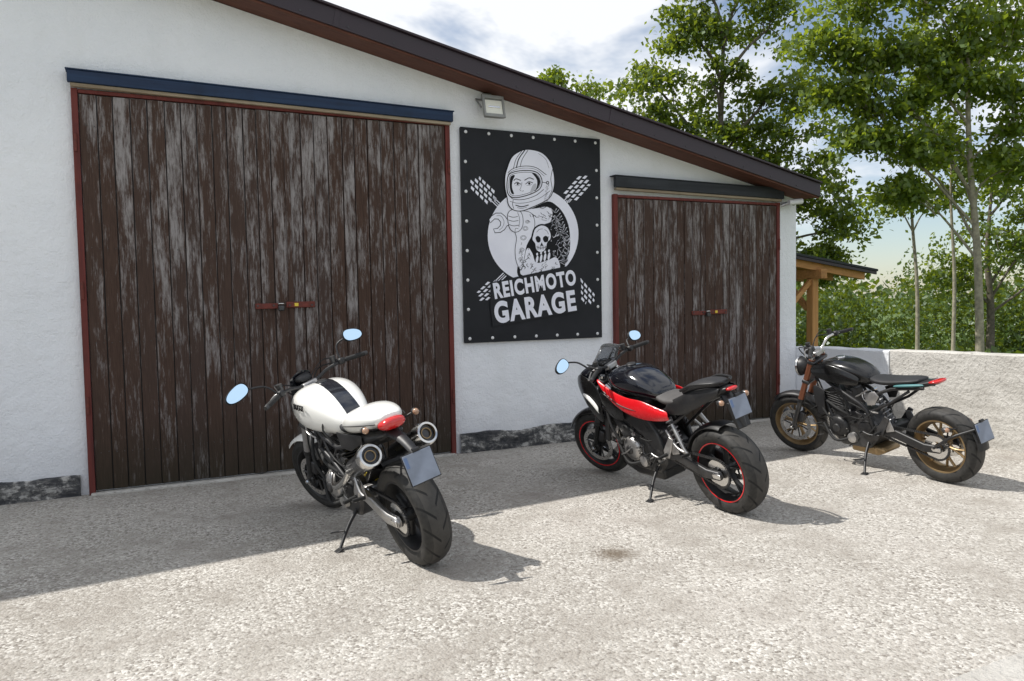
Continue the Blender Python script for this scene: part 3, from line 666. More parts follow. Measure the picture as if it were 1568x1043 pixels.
# ------------------------------------------------------------------ ground
mk('ground',[(-250,-250,-.03),(250,-250,-.03),(250,250,-.03),(-250,250,-.03)],[(0,1,2,3)],GRASS,smooth=False)
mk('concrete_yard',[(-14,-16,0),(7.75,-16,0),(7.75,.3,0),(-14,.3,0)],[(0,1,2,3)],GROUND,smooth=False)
V=[];F=[]
for i in range(60):
    x=-14+21.7*i/59; V+=[(x,-5.32+random.uniform(-.012,.012),.004),(x,-16,.004)]
for i in range(59): F.append((2*i+1,2*i+3,2*i+2,2*i))
mk('concrete_slab',V,F,SLAB,smooth=False,fix=False)

# ------------------------------------------------------------------ garage
G=empty('garage_building'); CUR['p']=G
XL,XR,DEP=-7.0,7.61,7.5
zr=lambda x:4.30-.208*x
V=[(XL,0,-.1),(XR,0,-.1),(XR,0,zr(XR)+.06),(XL,0,zr(XL)+.06),(XL,DEP,-.1),(XR,DEP,-.1),(XR,DEP,zr(XR)+.06),(XL,DEP,zr(XL)+.06)]
mk('walls',V,[(0,1,2,3),(5,4,7,6),(1,5,6,2),(4,0,3,7)],STUCCO,smooth=False)
xa,xb=-7.4,7.66
def slab(name,y0,y1,z0,z1,m,x0=xa,x1=xb,bevel=.004):
    V=[(x0,y0,zr(x0)+z0),(x1,y0,zr(x1)+z0),(x1,y1,zr(x1)+z0),(x0,y1,zr(x0)+z0),(x0,y0,zr(x0)+z1),(x1,y0,zr(x1)+z1),(x1,y1,zr(x1)+z1),(x0,y1,zr(x0)+z1)]
    return mk(name,V,[(0,1,2,3),(4,5,6,7),(0,1,5,4),(1,2,6,5),(2,3,7,6),(3,0,4,7)],m,bevel=bevel)
slab('soffit',-.30,DEP+.3,.065,.09,SOFF)
slab('barge_board',-.325,-.302,.045,.10,SOFF)
slab('fascia',-.345,-.325,.065,.225,FASC)
slab('roof_edge_trim',-.375,-.32,.228,.25,FASC)
slab('roof_sheet',-.32,DEP+.35,.20,.227,FASC)
pr=[]
for i in range(34):
    x=-6.6+i*.42; pr.append(boxVF((x,-.347,zr(x)+.10),(.012,.006,.012)))
V,F=merge(pr); mk('fascia_screws',V,F,M['dalloy'],smooth=False)
for x in(-4,-1.2,1.7,4.6): box('fascia_joint',(x,-.347,zr(x)+.145),(.05,.006,.155),FASC,Matrix.Rotation(math.atan(.208),3,'Y'),.001)
tube('verge_pipe',[(7.30,-.05,zr(7.3)-.10),(7.36,-.12,zr(7.36)-.06),(7.45,-.12,zr(7.4)-.06)],.022,M['alloy'],10)
for x0,x1,zb0 in ((XL,-.47,.175),(2.93,4.73,.20),(7.34,XR+.03,.19)):
    n=int((x1-x0)/.05)+2; V=[];F=[]; K=6
    for i in range(n+1):
        x=x0+(x1-x0)*i/n; zt=zb0+.016*math.sin(x*3.1)+.010*math.sin(x*9.7+1)+random.uniform(-.003,.003)
        for k in range(K): V.append((x,-.022-(.010+.008*math.sin(x*7+k*2.1)+random.uniform(0,.008))*(1 if k<K-1 else .3),-.05+(zt+.05)*k/(K-1)))
        V.append((x,.02,zt+.012))
    for i in range(n):
        for j in range(K): F.append((i*(K+1)+j,(i+1)*(K+1)+j,(i+1)*(K+1)+j+1,i*(K+1)+j+1))
    mk('stone_foundation',V,F,STONE,ang=50)
def door(nm,x0,x1,zt,split,pw,zb=.03):
    parts=[];x=x0
    while x<x1-.02:
        w=pw*random.uniform(.82,1.18)
        xe=min(x+w,x1)
        if x<split<xe or abs(xe-split)<.03: xe=split
        if x1-xe<.05: xe=x1
        gap=.0038; o=random.uniform(0,.008)
        tx=random.uniform(-.002,.002)
        cx=(x+xe)/2; parts.append(boxVF((cx,-.028-o,(zt+zb)/2+random.uniform(-.004,.004)),(xe-x-gap*2,.024,zt-zb-.01),Matrix.Rotation(tx*.3,3,'Y')))
        x=xe
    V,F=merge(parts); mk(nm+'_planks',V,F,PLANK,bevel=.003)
    box(nm+'_backing',((x0+x1)/2,-.008,(zt+zb)/2),(x1-x0,.014,zt-zb),M['black'],None,0)
    fw=.048
    box(nm+'_frame_left',(x0-fw/2-.002,-.03,zt/2+.02),(fw,.055,zt+.04),REDW,None,.004)
    box(nm+'_frame_right',(x1+fw/2+.002,-.03,zt/2+.02),(fw,.055,zt+.04),REDW,None,.004)
    box(nm+'_frame_top',((x0+x1)/2,-.032,zt+.018),(x1-x0,.05,.030),REDW,None,.004)
    box(nm+'_cover_strip',(split,-.05,(zt+zb)/2),(.045,.014,zt-zb-.04),PLANK,None,.003)
    pr=[]
    for z in (.35,1.27,2.05,zt-.25):
        xx=x0+.05
        while xx<x1: 
            pr.append(boxVF((xx,-.0405-.008,z+random.uniform(-.008,.008)),(.007,.004,.007))); xx+=pw/2
    V,F=merge(pr); mk(nm+'_nails',V,F,M['dalloy'],smooth=False)
door('large_door',-.36,2.82,3.30,1.28,.118)
door('small_door',4.86,7.23,2.68,6.12,.112)
def header(nm,x0,x1,z0,z1,m,tilt=.6):
    R_=Matrix.Rotation(rad(tilt),3,'Y')
    box(nm,((x0+x1)/2,-.085,(z0+z1)/2),(x1-x0,.05,z1-z0),m,R_,.006)
    box(nm+'_cap',((x0+x1)/2,-.05,(z0+z1)/2+(z1-z0)/2+.007),(x1-x0+.02,.13,.010),m,R_,.002)
    box(nm+'_batten',((x0+x1)/2,-.065,z0-.016),(x1-x0-.04,.05,.028),STRIPW,R_,.004)
header('large_door_track_cover',-.43,2.89,3.355,3.45,BLUEB,.7)
header('small_door_track_cover',4.80,7.30,2.775,2.895,DARKB,.7)
def latch(x,z):
    box('door_latch',(x-.14,-.062,z),(.20,.016,.05),RUST,None,.006)
    box('door_latch_plate',(x+.16,-.062,z+.01),(.26,.016,.055),RUST,None,.006)
    tube('latch_shackle',[(x-.04,-.075,z+.01),(x-.04,-.10,z+.02),(x+.0,-.10,z+.02),(x+.0,-.075,z+.01)],.007,M['steel'],8)
    box('padlock',(x-.02,-.10,z-.02),(.055,.03,.05),M['dalloy'],None,.01)
    box('latch_tag',(x+.12,-.074,z+.01),(.035,.006,.03),M['yellow'],None,.002)
    for q in(-.22,-.08,.06,.26): cyl('latch_bolt',(x+q,-.068,z+.005),(x+q,-.078,z+.005),.008,.008,M['dalloy'],8)
latch(1.20,1.545); latch(6.12,1.37)
for (hx,zs) in ((-.39,(.75,1.7,2.9)),(2.85,(.6,1.8,2.9)),(4.83,(.5,2.2)),(7.26,(.5,2.2))):
    for z in zs: cyl('hinge',(hx,-.064,z-.07),(hx,-.064,z+.07),.012,.012,RUST,10)
box('threshold',(1.23,-.02,.008),(3.25,.16,.024),WCON,None,.006)
box('threshold',(6.05,-.02,.008),(2.45,.16,.024),WCON,None,.006)
cyl('cctv_arm',(7.36,-.0,zr(7.4)-.04),(7.40,-.14,zr(7.4)-.05),.018,.018,M['cctv'],10)
cyl('cctv_body',(7.32,-.16,zr(7.4)-.05),(7.50,-.2,zr(7.4)-.03),.035,.035,M['cctv'],14)
CUR['p']=None
FL=empty('floodlight'); CUR['p']=FL
CUR['M']=Matrix.Translation((3.29,-.17,3.49))@Matrix.Rotation(rad(-14),4,'X')@Matrix.Scale(1.15,4)
greyp=pm('floodlight_grey',(.26,.26,.25),.5,var=.1)
V=[(-.10,-.02,-.10),(.10,-.02,-.10),(.10,-.02,.10),(-.10,-.02,.10),(-.06,.07,-.06),(.06,.07,-.06),(.06,.07,.06),(-.06,.07,.06)]
mk('housing',V,[(0,1,2,3),(4,5,6,7),(0,1,5,4),(1,2,6,5),(2,3,7,6),(3,0,4,7)],greyp,bevel=.008)
t=NT('reflector'); t.set(col=(.80,.78,.68),rough=.4,metal=.1)
box('glass',(0,-.026,-.005),(.165,.008,.13),t.m,None,.004)
for s in(1,-1): box('rim_v',(s*.092,-.032,0),(.016,.02,.2),greyp,None,.003)
for s in(1,-1): box('rim_h',(0,-.032,s*.086),(.168,.02,.03),greyp,None,.003)
box('halogen_tube',(0,-.034,-.005),(.11,.006,.015),M['chrome'],None,.002)
CUR['M']=Matrix.Identity(4)
tube('bracket',[(3.17,-.16,3.49),(3.17,-.03,3.60),(3.41,-.03,3.60),(3.41,-.16,3.49)],.010,greyp,8,1)
box('wall_box',(3.29,-.025,3.63),(.10,.05,.07),greyp,None,.006)
tube('cable',[(3.29,-.05,3.61),(3.29,-.09,3.64),(3.29,-.10,3.57)],.006,M['rubber'],6)
CUR['p']=None

# ------------------------------------------------------------------ poster sign
P=empty('garage_poster_sign'); CUR['p']=P
X0,X1,Z0,Z1=2.99,4.645,1.13,3.31
def pp(x,y):
    xl=703+(y-198)*.0275; xr=916+(y-220)*.0168; u=(x-xl)/(xr-xl)
    yt=198+.103*(x-703); yb=525-.033*(x-712); v=(y-yt)/(yb-yt)
    u=u*7.85/(u*7.85+(1-u)*8.57)
    return X0+(X1-X0)*u, Z1-(Z1-Z0)*v
t=NT('poster_black'); v=t.coord(); wr=t.noise(v,1.6,2,.5,.5)
POSTK=t.set(col=t.ramp(t.noise(v,3,3),[(.3,(.009,.010,.013)),(.7,(.015,.016,.020))]),rough=.6,spec=.3,normal=t.bump(wr,.5,.06))
t=NT('poster_white'); v=t.coord(); POSTW=t.set(col=t.ramp(t.noise(v,4,3),[(.3,(.76,.76,.84)),(.7,(.84,.84,.91))]),rough=.6,spec=.2)
t=NT('poster_grey'); POSTG=t.set(col=(.50,.50,.54),rough=.6,spec=.2)
t=NT('poster_ink'); POSTI=t.set(col=(.012,.012,.014),rough=.7,spec=.2)
mk('banner_face',[(X0,-.035,Z0),(X1,-.035,Z0),(X1,-.035,Z1),(X0,-.035,Z1)],[(0,1,2,3)],POSTK,fix=False,smooth=False)
box('banner_back',((X0+X1)/2,-.018,(Z0+Z1)/2),(X1-X0-.006,.030,Z1-Z0-.006),M['black'],None,.004)
def arts(polys,m,lay,nm='artwork'):
    y=-.0365-.0006*lay; V=[];F=[]
    for poly in polys:
        o=len(V)
        for q in poly:
            a,b=pp(*q); V.append((a,y,b))
        F.append(tuple(range(o,len(V))))
    mk(nm,V,F,m,smooth=False,fix=False)
def art(poly,m,lay,nm='artwork'): arts([poly],m,lay,nm)
def ell(cx,cy,rx,ry_,n=40,rot=0):
    r=[]
    for k in range(n):
        a=2*math.pi*k/n; x=rx*math.cos(a); y=ry_*math.sin(a)
        r.append((cx+x*math.cos(rot)-y*math.sin(rot),cy+x*math.sin(rot)+y*math.cos(rot)))
    return r
def line(pts,w):
    out=[]
    for (a,b) in zip(pts[:-1],pts[1:]):
        d=Vector((b[0]-a[0],b[1]-a[1])); 
        if d.length<1e-6: continue
        d.normalize(); n=(-d.y*w/2,d.x*w/2); e=(d.x*w*.3,d.y*w*.3)
        out.append([(a[0]-e[0]+n[0],a[1]-e[1]+n[1]),(b[0]+e[0]+n[0],b[1]+e[1]+n[1]),(b[0]+e[0]-n[0],b[1]+e[1]-n[1]),(a[0]-e[0]-n[0],a[1]-e[1]-n[1])])
    return out
def sm(pts,w):
    P_,_=catmull([(x,y,0) for x,y in pts],5); return line([(p.x,p.y) for p in P_],w)
def smp(pts):
    n=len(pts); Q=[(x,y,0) for x,y in pts]; Q=[Q[-1]]+Q+[Q[0],Q[1]]
    P_,_=catmull(Q,4); return [(p.x,p.y) for p in P_[4:4+4*n]]
def grow(poly,k):
    n=len(poly); ar=sum(poly[i][0]*poly[(i+1)%n][1]-poly[(i+1)%n][0]*poly[i][1] for i in range(n)); s=1 if ar>0 else -1; r=[]
    for i in range(n):
        a=Vector(poly[i-1]);b=Vector(poly[(i+1)%n]); d=(b-a)
        if d.length<1e-6: r.append(poly[i]); continue
        d.normalize(); r.append((poly[i][0]+s*d.y*k,poly[i][1]-s*d.x*k))
    return r
def arm(tip,inn,w):
    tip=Vector(tip);inn=Vector(inn);d=(tip-inn);L_=d.length;d.normalize();n=Vector((-d.y,d.x))
    out=[]
    for row in range(4):
        wi=w*.95; o0=(row-2)*wi/2+1.0; o1=o0+wi/2-2.2
        s=(row%2)*3.5+ (0 if row in(1,2) else 6)
        while s<L_-1:
            e=min(s+6.5,L_-(2 if row in(1,2) else 6)+(row%3)*2)
            if e>s+1: out.append([tuple(inn+d*s+n*o0),tuple(inn+d*e+n*(o0+.6)),tuple(inn+d*(e+2.0)+n*o1),tuple(inn+d*(s+2.0)+n*o1)])
            s+=9.5
    out+=line([tuple(inn+n*3-d*14),tuple(inn+n*3+d*6)],1.4)+line([tuple(inn-n*3-d*14),tuple(inn-n*3+d*6)],1.4)+line([tuple(inn-d*14),tuple(inn+d*2)],1.0)
    return out
for a in (((722,278),(757,311),13),((897,277),(865,312),13),((734,458),(762,431),12),((906,464),(876,430),12)): arts(arm(*a),POSTW,1)
art(ell(815,362,69,71,64),POSTW,2,'disc')
W_,K_=POSTW,POSTI
body=smp([(796,322),(812,322),(836,312),(850,318),(862,332),(870,354),(871,384),(865,402),(858,420),(826,424),(798,426),(791,418),(793,398),(792,370),(788,345)])
art(body,K_,4,'body')
art(smp([(800,326),(820,322),(836,320),(844,328),(841,342),(832,346),(820,352),(812,344)]),W_,5)
art(smp([(796,412),(806,382),(814,390),(820,404),(838,400),(850,396),(856,408),(852,418),(826,422),(800,423)]),W_,5)
armp=smp([(786,330),(798,326),(812,330),(817,345),(813,362),(805,378),(801,398),(797,414),(790,402),(788,384),(790,366),(786,352)])
art(grow(armp,.8),K_,6); art(armp,W_,7)
ls=[];random.seed(3)
for k in range(22):
    t_=k/21; x=846+20*math.sin(t_*2.2); y=324+t_*80
    ls+=sm([(x-5,y+random.uniform(-3,3)),(x+1,y+3+random.uniform(-2,2)),(x+random.uniform(3,6),y+random.uniform(-5,2))],random.uniform(.6,1.8))
for k in range(30):
    x=random.uniform(843,864); y=random.uniform(328,400); ls+=sm([(x,y),(x+random.uniform(-4,4),y+random.uniform(2,5)),(x+random.uniform(-6,4),y+random.uniform(5,9))],random.uniform(.5,1.3))
arts(ls,W_,6)
ls=[]
for (x,y,r) in ((803,352,4),(800,366,4.5),(806,342,3),(798,384,3.5),(796,398,3)):
    for j in range(2): ls+=line(ell(x,y,r-j*1.6,r*.8-j*1.3,10)+[(x+r-j*1.6,y)],.45)
for k in range(22):
    x=random.uniform(794,810); y=random.uniform(372,416); ls+=sm([(x,y),(x+random.uniform(-3,3),y+2),(x+random.uniform(-4,4),y+random.uniform(3,6))],random.uniform(.4,.8))
for k in range(14):
    x=random.uniform(806,840); y=random.uniform(326,344); ls+=sm([(x,y),(x+random.uniform(0,4),y+2),(x+random.uniform(1,8),y+random.uniform(0,5))],random.uniform(.35,.8))
for k in range(22):
    x=random.uniform(812,852); y=random.uniform(402,420); ls+=sm([(x,y),(x+random.uniform(-3,3),y+2),(x+random.uniform(-3,3),y+random.uniform(3,5))],random.uniform(.4,1.0))
arts(ls,K_,8)
sk=smp([(815,362),(818,353),(827,348),(836,351),(841,360),(841,368),(836,374),(834,383),(827,388),(820,384),(818,375),(814,369)])
art(grow(sk,2.4),K_,8); art(sk,W_,9)
arts([smp([(818.5,366.5),(822,363.5),(826,367),(825.4,372.6),(821,373)]),smp([(829.6,367),(833.4,363.5),(837.6,366),(837,372),(832,373)]),[(827.8,373),(830.3,378.5),(825.6,378.5)]]+sm([(820,380),(827,382),(835,380)],.7)+[q for k in range(6) for q in line([(821+k*2.5,378.5),(821+k*2.5,384)],.7)]+sm([(820,358),(824,354),(829,353)],.5)+sm([(832,354),(836,357),(838,361)],.5)+sm([(839,364),(837,368),(837,372)],.6),K_,10)
for k in range(4):
    art(ell(821+k*6,399-k*1.6,1.9,6,12,.15),W_,9)
    art(ell(821+k*6,391-k*1.6,1.5,2.2,10,.15),W_,9)
sp_=[(752,333),(758,329),(766,329),(772,334),(775,338.5),(786,338.5),(786,346.5),(775,347),(771,353),(765,357),(757,357.5),(755,352.5),(761,352),(765.5,347.5),(766,342),(762,337),(756,336.5),(749.5,342.5),(748.4,338)]
art(grow(sp_,1.1),K_,5); art(sp_,W_,6)
arts(line([(776,342.5),(785,342.5)],.8)+sm([(759,332.5),(765,332.5),(769,337),(770.5,343),(768,350),(763,354)],.5),K_,7)
glove=smp([(779,326),(789,323),(797,330),(799,344),(795,354),(787,357),(780,352),(777,342),(776,333)])
art(grow(glove,.9),K_,9); art(glove,W_,10)
arts(sm([(777,333),(784,335),(791,334)],.8)+sm([(777,339),(784,341),(792,340)],.8)+sm([(778,346),(785,348),(793,347)],.8)+sm([(791,328),(794,338),(793,350)],.6)+sm([(787,357),(788,352),(792,352)],.6),K_,11)
hel=smp([(775,262),(781,247),(790,239),(803,234.5),(817,236),(829,241),(839,252),(844,266),(846,282),(844,296),(838,307),(826,314),(812,320),(798,325),(786,324),(778,317),(775,304),(772,290),(772,274)])
art(grow(hel,1.2),K_,12); art(hel,W_,13)
ls=[]
for k in range(20): ls+=line([(833+random.uniform(-2,6),284+k*1.4),(838-k*.4,287+k*1.3)],.35)
ls+=sm([(844,262),(841,278),(843,294),(838,306)],.8)
arts(ls,K_,14)
vis=smp([(776.5,274),(783,268.5),(798,266),(814,267),(823,272),(827,282),(824,292),(814,298.5),(800,303),(786,305),(777.5,301),(775,290)])
art(grow(vis,1.4),K_,14); art(vis,W_,15)
art(grow(vis,-1.6),K_,16); art(grow(vis,-2.3),W_,17)
arts([smp([(779,276),(783,272),(786,273),(782.5,281),(782,291),(785,300),(781,299),(778.5,290)]),smp([(812,269),(818,271),(823,277),(824.5,284),(821,292),(816,297),(819.5,290),(820,281),(817,275)])],POSTI,18)
arts([smp([(813,288),(818,285),(818.5,291),(813,298),(809,300)])],POSTG,18)
ls=sm([(784.5,280),(788,277.6),(795,280)],1.1)+sm([(801,279.8),(808,276.4),(814.5,278.6)],1.2)
ls+=sm([(785.5,285.2),(789.5,282.6),(795,285.6)],1.0)+sm([(802.4,285.6),(807.5,282.2),(813.4,284.0)],1.0)+sm([(787,287.4),(790,288.0),(794,286.6)],.35)+sm([(804,287.4),(808,287.8),(812,286)],.35)
ls+=[ell(790.4,285.2,1.6,1.7,12),ell(808,284.9,1.7,1.8,12)]
ls+=sm([(797,283),(795.5,290),(793.8,294),(796,296)],.5)+sm([(797.5,296.2),(799.6,295.6)],.6)
arts(ls,POSTI,19)
arts(sm([(776,268),(784,262),(800,258.6),(818,261),(834,272)],.9)+sm([(775.5,271),(784,265),(800,261.6),(818,264),(831,274)],.5)+sm([(779,304),(785,308),(800,308.5),(818,303),(830,294)],.9)+sm([(784,309),(783,316),(785,322)],.7)+sm([(779,311),(790,314),(806,313),(824,307),(840,296)],.6)
 +sm([(827,283),(834,284)],.9)+sm([(797,235.5),(788,248),(784,262)],.8)+sm([(801,235),(792,248),(788.5,261)],1.5)+sm([(806,235),(797.5,248),(794,260)],.8)+sm([(788,317),(797,319.4),(807,317)],1.4)+sm([(790,320.4),(797,322),(805,320)],.5)
 +sm([(822,240),(833,249),(838,262)],.4)+sm([(818,318),(830,322),(840,314)],.8),POSTI,14)
arts([ell(836,284,2.4,2.6,14)],POSTI,15); arts([ell(836,284,1.2,1.3,10)],W_,16)
art([(750,433),(884,406),(888,440),(886,478),(754,500),(750,470)],POSTK,20,'lettering_ground')
def word(s,xa_,xb_,yb,yt_,slope,nm):
    a=pp(xa_,yb); b=pp(xb_,yb+slope*(xb_-xa_)); top=pp(xa_,yt_)
    cu=bpy.data.curves.new(nm,'FONT'); cu.body=s; cu.size=1; cu.offset=.045; cu.space_character=1.16; cu.materials.append(POSTW)
    ob=bpy.data.objects.new(nm,cu); COL.objects.link(ob); ob.parent=P
    bpy.context.view_layer.update(); w=ob.dimensions.x; h=ob.dimensions.y
    W_=math.hypot(b[0]-a[0],b[1]-a[1]); an=math.atan2(b[1]-a[1],b[0]-a[0])
    ob.matrix_basis=Matrix.Translation((a[0],-.0505,a[1]))@Matrix.Rotation(-an,4,'Y')@Matrix.Rotation(rad(90),4,'X')@Matrix.Diagonal((W_/w,(top[1]-a[1])/h,1,1))
word('REICHMOTO',756,880,457,432,-.165,'lettering_upper')
word('GARAGE',758,881,494,460,-.155,'lettering_lower')
def grom(x,z):
    lathe('grommet',(x,-.037,z),[(0,-.008),(.009,-.007),(.015,-.003),(.017,.0)],M['cctv'],axis=(0,1,0),seg=14)
for i in range(7):
    x=X0+.06+(X1-X0-.12)*i/6; grom(x,Z1-.045); grom(x,Z0+.045)
for j in range(1,7):
    z=Z0+.045+(Z1-Z0-.09)*j/7; grom(X0+.05,z); grom(X1-.05,z)
CUR['p']=None

# ------------------------------------------------------------------ boundary wall
W=empty('concrete_boundary_wall'); CUR['p']=W
def wallseg(y0,y1,z0,z1,nm,x0=7.64,x1=7.86,off=0,m=None):
    n=max(2,int(abs(y1-y0)/.12)); V=[];F=[]
    for i in range(n+1):
        y=y0+(y1-y0)*i/n; zt=z0+(z1-z0)*i/n+random.uniform(-.006,.006); o=random.uniform(-.004,.004)+off
        V+=[(x0+o,y,-.05),(x0+o,y,zt-.012),(x0+.014+o,y,zt),(x1-.01,y,zt),(x1,y,zt-.01),(x1,y,-.05)]
    for i in range(n):
        for j in range(5): F.append((i*6+j,(i+1)*6+j,(i+1)*6+j+1,i*6+j+1))
    F.append(tuple(range(6))); F.append(tuple(range(n*6,n*6+6)))
    mk(nm,V,F,m or WCON,ang=30)
wallseg(.02,-1.35,.90,.92,'rendered_section',off=-.02,m=STUCCO)
wallseg(-1.353,-3.2,.925,.955,'wall_section'); wallseg(-3.205,-9,.955,1.0,'wall_section',off=.004)
CUR['p']=None
# ------------------------------------------------------------------ carport
C=empty('timber_carport'); CUR['p']=C
zc=lambda x:2.27-.135*(x-7.61)
def csl(nm,x0,x1,y0,y1,a,b,m):
    V=[(x,y,zc(x)+c) for c in(a,b) for x,y in((x0,y0),(x1,y0),(x1,y1),(x0,y1))]
    mk(nm,V,[(0,1,2,3),(4,5,6,7),(0,1,5,4),(1,2,6,5),(2,3,7,6),(3,0,4,7)],m,bevel=.004)
csl('roof_felt',7.63,10.30,.92,4.3,.0,.035,DARKB)
csl('roof_boards',7.63,10.26,.97,4.2,-.03,-.003,TIMBX)
csl('fascia',7.63,10.28,.93,.96,-.05,-.004,FASC)
for k in range(6): csl('rafter',7.63,10.1,1.0+k*.6,1.08+k*.6,-.15,-.032,TIMBX)
for y in(1.12,3.9):
    box('post',(9.12,y,.9),(.12,.12,1.84),TIMB,None,.006)
    box('brace',(9.12,y+.34,1.60),(.07,.7,.08),TIMBX,Matrix.Rotation(rad(45),3,'X'),.004)
    box('brace_front',(8.86,y,1.58),(.6,.06,.07),TIMBX,ry(-42),.004)
box('beam',(9.12,2.55,1.87),(.12,3.3,.14),TIMBX,None,.005)
CUR['p']=None

# ------------------------------------------------------------------ vegetation
def leaves(name,C,size,m,parent,up=.5):
    C=np.asarray(C); n=len(C)
    d=rng.normal(size=(n,3)); d[:,2]-=.35; d/=np.linalg.norm(d,axis=1)[:,None]
    nn=rng.normal(size=(n,3)); nn[:,2]+=up*2; s=np.cross(d,nn); s/=np.linalg.norm(s,axis=1)[:,None]
    l=(size*rng.uniform(.6,1.3,n))[:,None]
    up_=np.cross(s,d)
    P0=C-d*l*.5; P1=C-d*l*.05+s*l*.30+up_*l*.05; P2=C+d*l*.5; P3=C-d*l*.05-s*l*.30+up_*l*.05
    V=np.stack([P0,P1,P2,P3],1).reshape(-1,3)
    me=bpy.data.meshes.new(name); me.vertices.add(4*n); me.vertices.foreach_set('co',V.astype(np.float32).ravel())
    me.loops.add(4*n); me.loops.foreach_set('vertex_index',np.arange(4*n,dtype=np.int32))
    me.polygons.add(n); me.polygons.foreach_set('loop_start',np.arange(0,4*n,4,dtype=np.int32)); 
    me.update(calc_edges=True); me.validate()
    me.materials.append(m); ob=bpy.data.objects.new(name,me); COL.objects.link(ob)
    if parent: ob.parent=parent
    return ob
RV=Vector((.899,-.438,0)); FV=Vector((.438,.899,0))
def tree(name,base,trunk_top,r0,blobs,mleaf,mbark,lsize=.12,dens=1.0,spread=.34,lean=(0,0),clumps=9):
    e=empty(name,Matrix.Translation(base)); base=Vector(base)
    parts=[]
    top=Vector((lean[0],lean[1],trunk_top)); 
    ctrl=[Vector((0,0,-.1)),top*.3+Vector((.06,.04,0)),top*.6+Vector((-.08,.05,0)),top]
    parts.append(tubeVF(ctrl,[r0,r0*.8,r0*.55,r0*.22],9,6))
    P,_=catmull(ctrl,8)
    pts=[]
    for (dx,z,rx,rz,*o) in blobs:
        dy=o[0] if o else 0; bc=RV*dx+FV*dy+Vector((0,0,z))
        zt=min(trunk_top*.95,max(trunk_top*.25,z-abs(dx)*.9-rz*.6)); j=min(P,key=lambda q:abs(q.z-zt))
        mid=j.lerp(bc,.5)+Vector((rng.normal()*.12,rng.normal()*.12,.12*abs(dx)))
        rb=max(.016,r0*.34)
        parts.append(tubeVF([j,mid,bc],[rb,rb*.65,rb*.35],6,4))
        for c in range(int(clumps*max(.5,rx*rz))):
            v=Vector(rng.normal(size=3)); v.normalize(); v*=rng.uniform(.35,1.0)**.6
            cc=bc+RV*v.x*rx+FV*v.y*rx*.9+Vector((0,0,v.z*rz))
            st=j.lerp(bc,rng.uniform(.55,1.0)) if rng.random()<.4 else mid.lerp(bc,rng.uniform(.4,1))
            parts.append(tubeVF([st,st.lerp(cc,.55)+Vector((0,0,.08)),cc],[rb*.3,rb*.2,.006],5,3))
            n=int(120*dens*rng.uniform(.5,1.5)); rr=spread*rng.uniform(.6,1.25)
            g=rng.normal(size=(n,3))*np.array([rr,rr,rr*.42])
            g[:,2]-=np.hypot(g[:,0],g[:,1])*.3
            pts.append(g+np.array(cc))
            n2=int(n*.15); f=rng.random((n2,1)); pts.append(np.array(st)*(1-f)+np.array(cc)*f+rng.normal(size=(n2,3))*.09)
    V,F=merge(parts); mk('trunk_and_limbs',V,F,mbark,parent=e,M_=Matrix.Identity(4),ang=60,fix=False)
    leaves('foliage',np.concatenate(pts),lsize,mleaf,e)
tree('broadleaf_tree',(11.7,5.95,-.03),7.4,.15,[(-1.75,6.5,.7,.6),(-1.0,7.4,.7,.5),(-1.5,5.6,.8,.5),(.0,7.5,.8,.6),(1.0,7.4,.7,.7),(-.3,6.3,.8,.6),(1.1,6.1,.9,.7),(-1.0,4.9,.9,.7),(.4,5.2,1.0,.7),(1.4,4.9,1.0,.8),(2.0,3.9,.9,.7),(2.3,3.0,.7,.6),(.6,3.8,1.2,1.0),(1.7,2.4,1.0,.7),(-.5,8.4,.7,.4),(.9,8.5,.7,.5),(-2.0,5.0,.6,.4)],LEAF,BARK,.125,1.35,.25,clumps=13)
tree('broadleaf_tree',(11.0,11.8,-.03),7.7,.14,[(-.9,7.1,.6,.5),(-.1,7.8,.5,.35),(.6,7.4,.6,.4),(.2,6.7,1.1,.6),(-1.3,6.3,.8,.5),(1.2,6.4,.7,.5)],LEAF2,BARK,.14,1.0,.26,clumps=13)
tree('maple_tree',(11.95,.35,-.03),7.0,.070,[(-2.45,5.5,.45,.30),(-2.1,6.2,.7,.40),(-1.7,5.3,.55,.28),(-1.2,6.3,.8,.40),(-1.35,4.55,.6,.25),(-.9,3.9,.55,.2),(-1.75,4.0,.45,.18),(-.3,5.8,.7,.5),(-.2,4.9,.6,.35),(.5,5.5,.7,.6),(.6,4.4,.6,.45),(-.6,7.2,1.0,.6),(.5,6.9,.9,.7),(-1.15,3.25,.4,.12),(-2.15,4.75,.4,.18),(.5,3.6,.6,.3),(-.7,5.2,.6,.3)],LEAF2,BARK2,.108,1.1,.19,lean=(-.25,.1),clumps=20)
tree('slender_tree',(12.7,2.0,-.03),5.6,.040,[(-.5,3.3,.5,.25),(.2,4.2,.4,.35),(-.2,5.2,.5,.4),(.4,3.3,.4,.25),(0,6.0,.6,.4)],LEAF2,BARK2,.105,.8,.20,lean=(-.1,0),clumps=13)
tree('slender_tree',(12.5,1.2,-.03),5.9,.036,[(-.3,4.4,.4,.3),(.3,3.7,.4,.3),(.0,5.4,.5,.4)],LEAF2,BARK2,.105,.7,.20,lean=(.1,0),clumps=13)
tree('broadleaf_tree',(18.0,4.0,-.03),4.2,.10,[(0,3.0,1.0,.7),(-.8,2.3,.8,.6),(1.2,3.0,1.0,.8),(.4,4.1,.6,.5),(1.8,3.8,.8,.7),(2.3,2.4,1,.8)],LEAF,BARK,.13,1.0,.28,clumps=14)
pts=[]
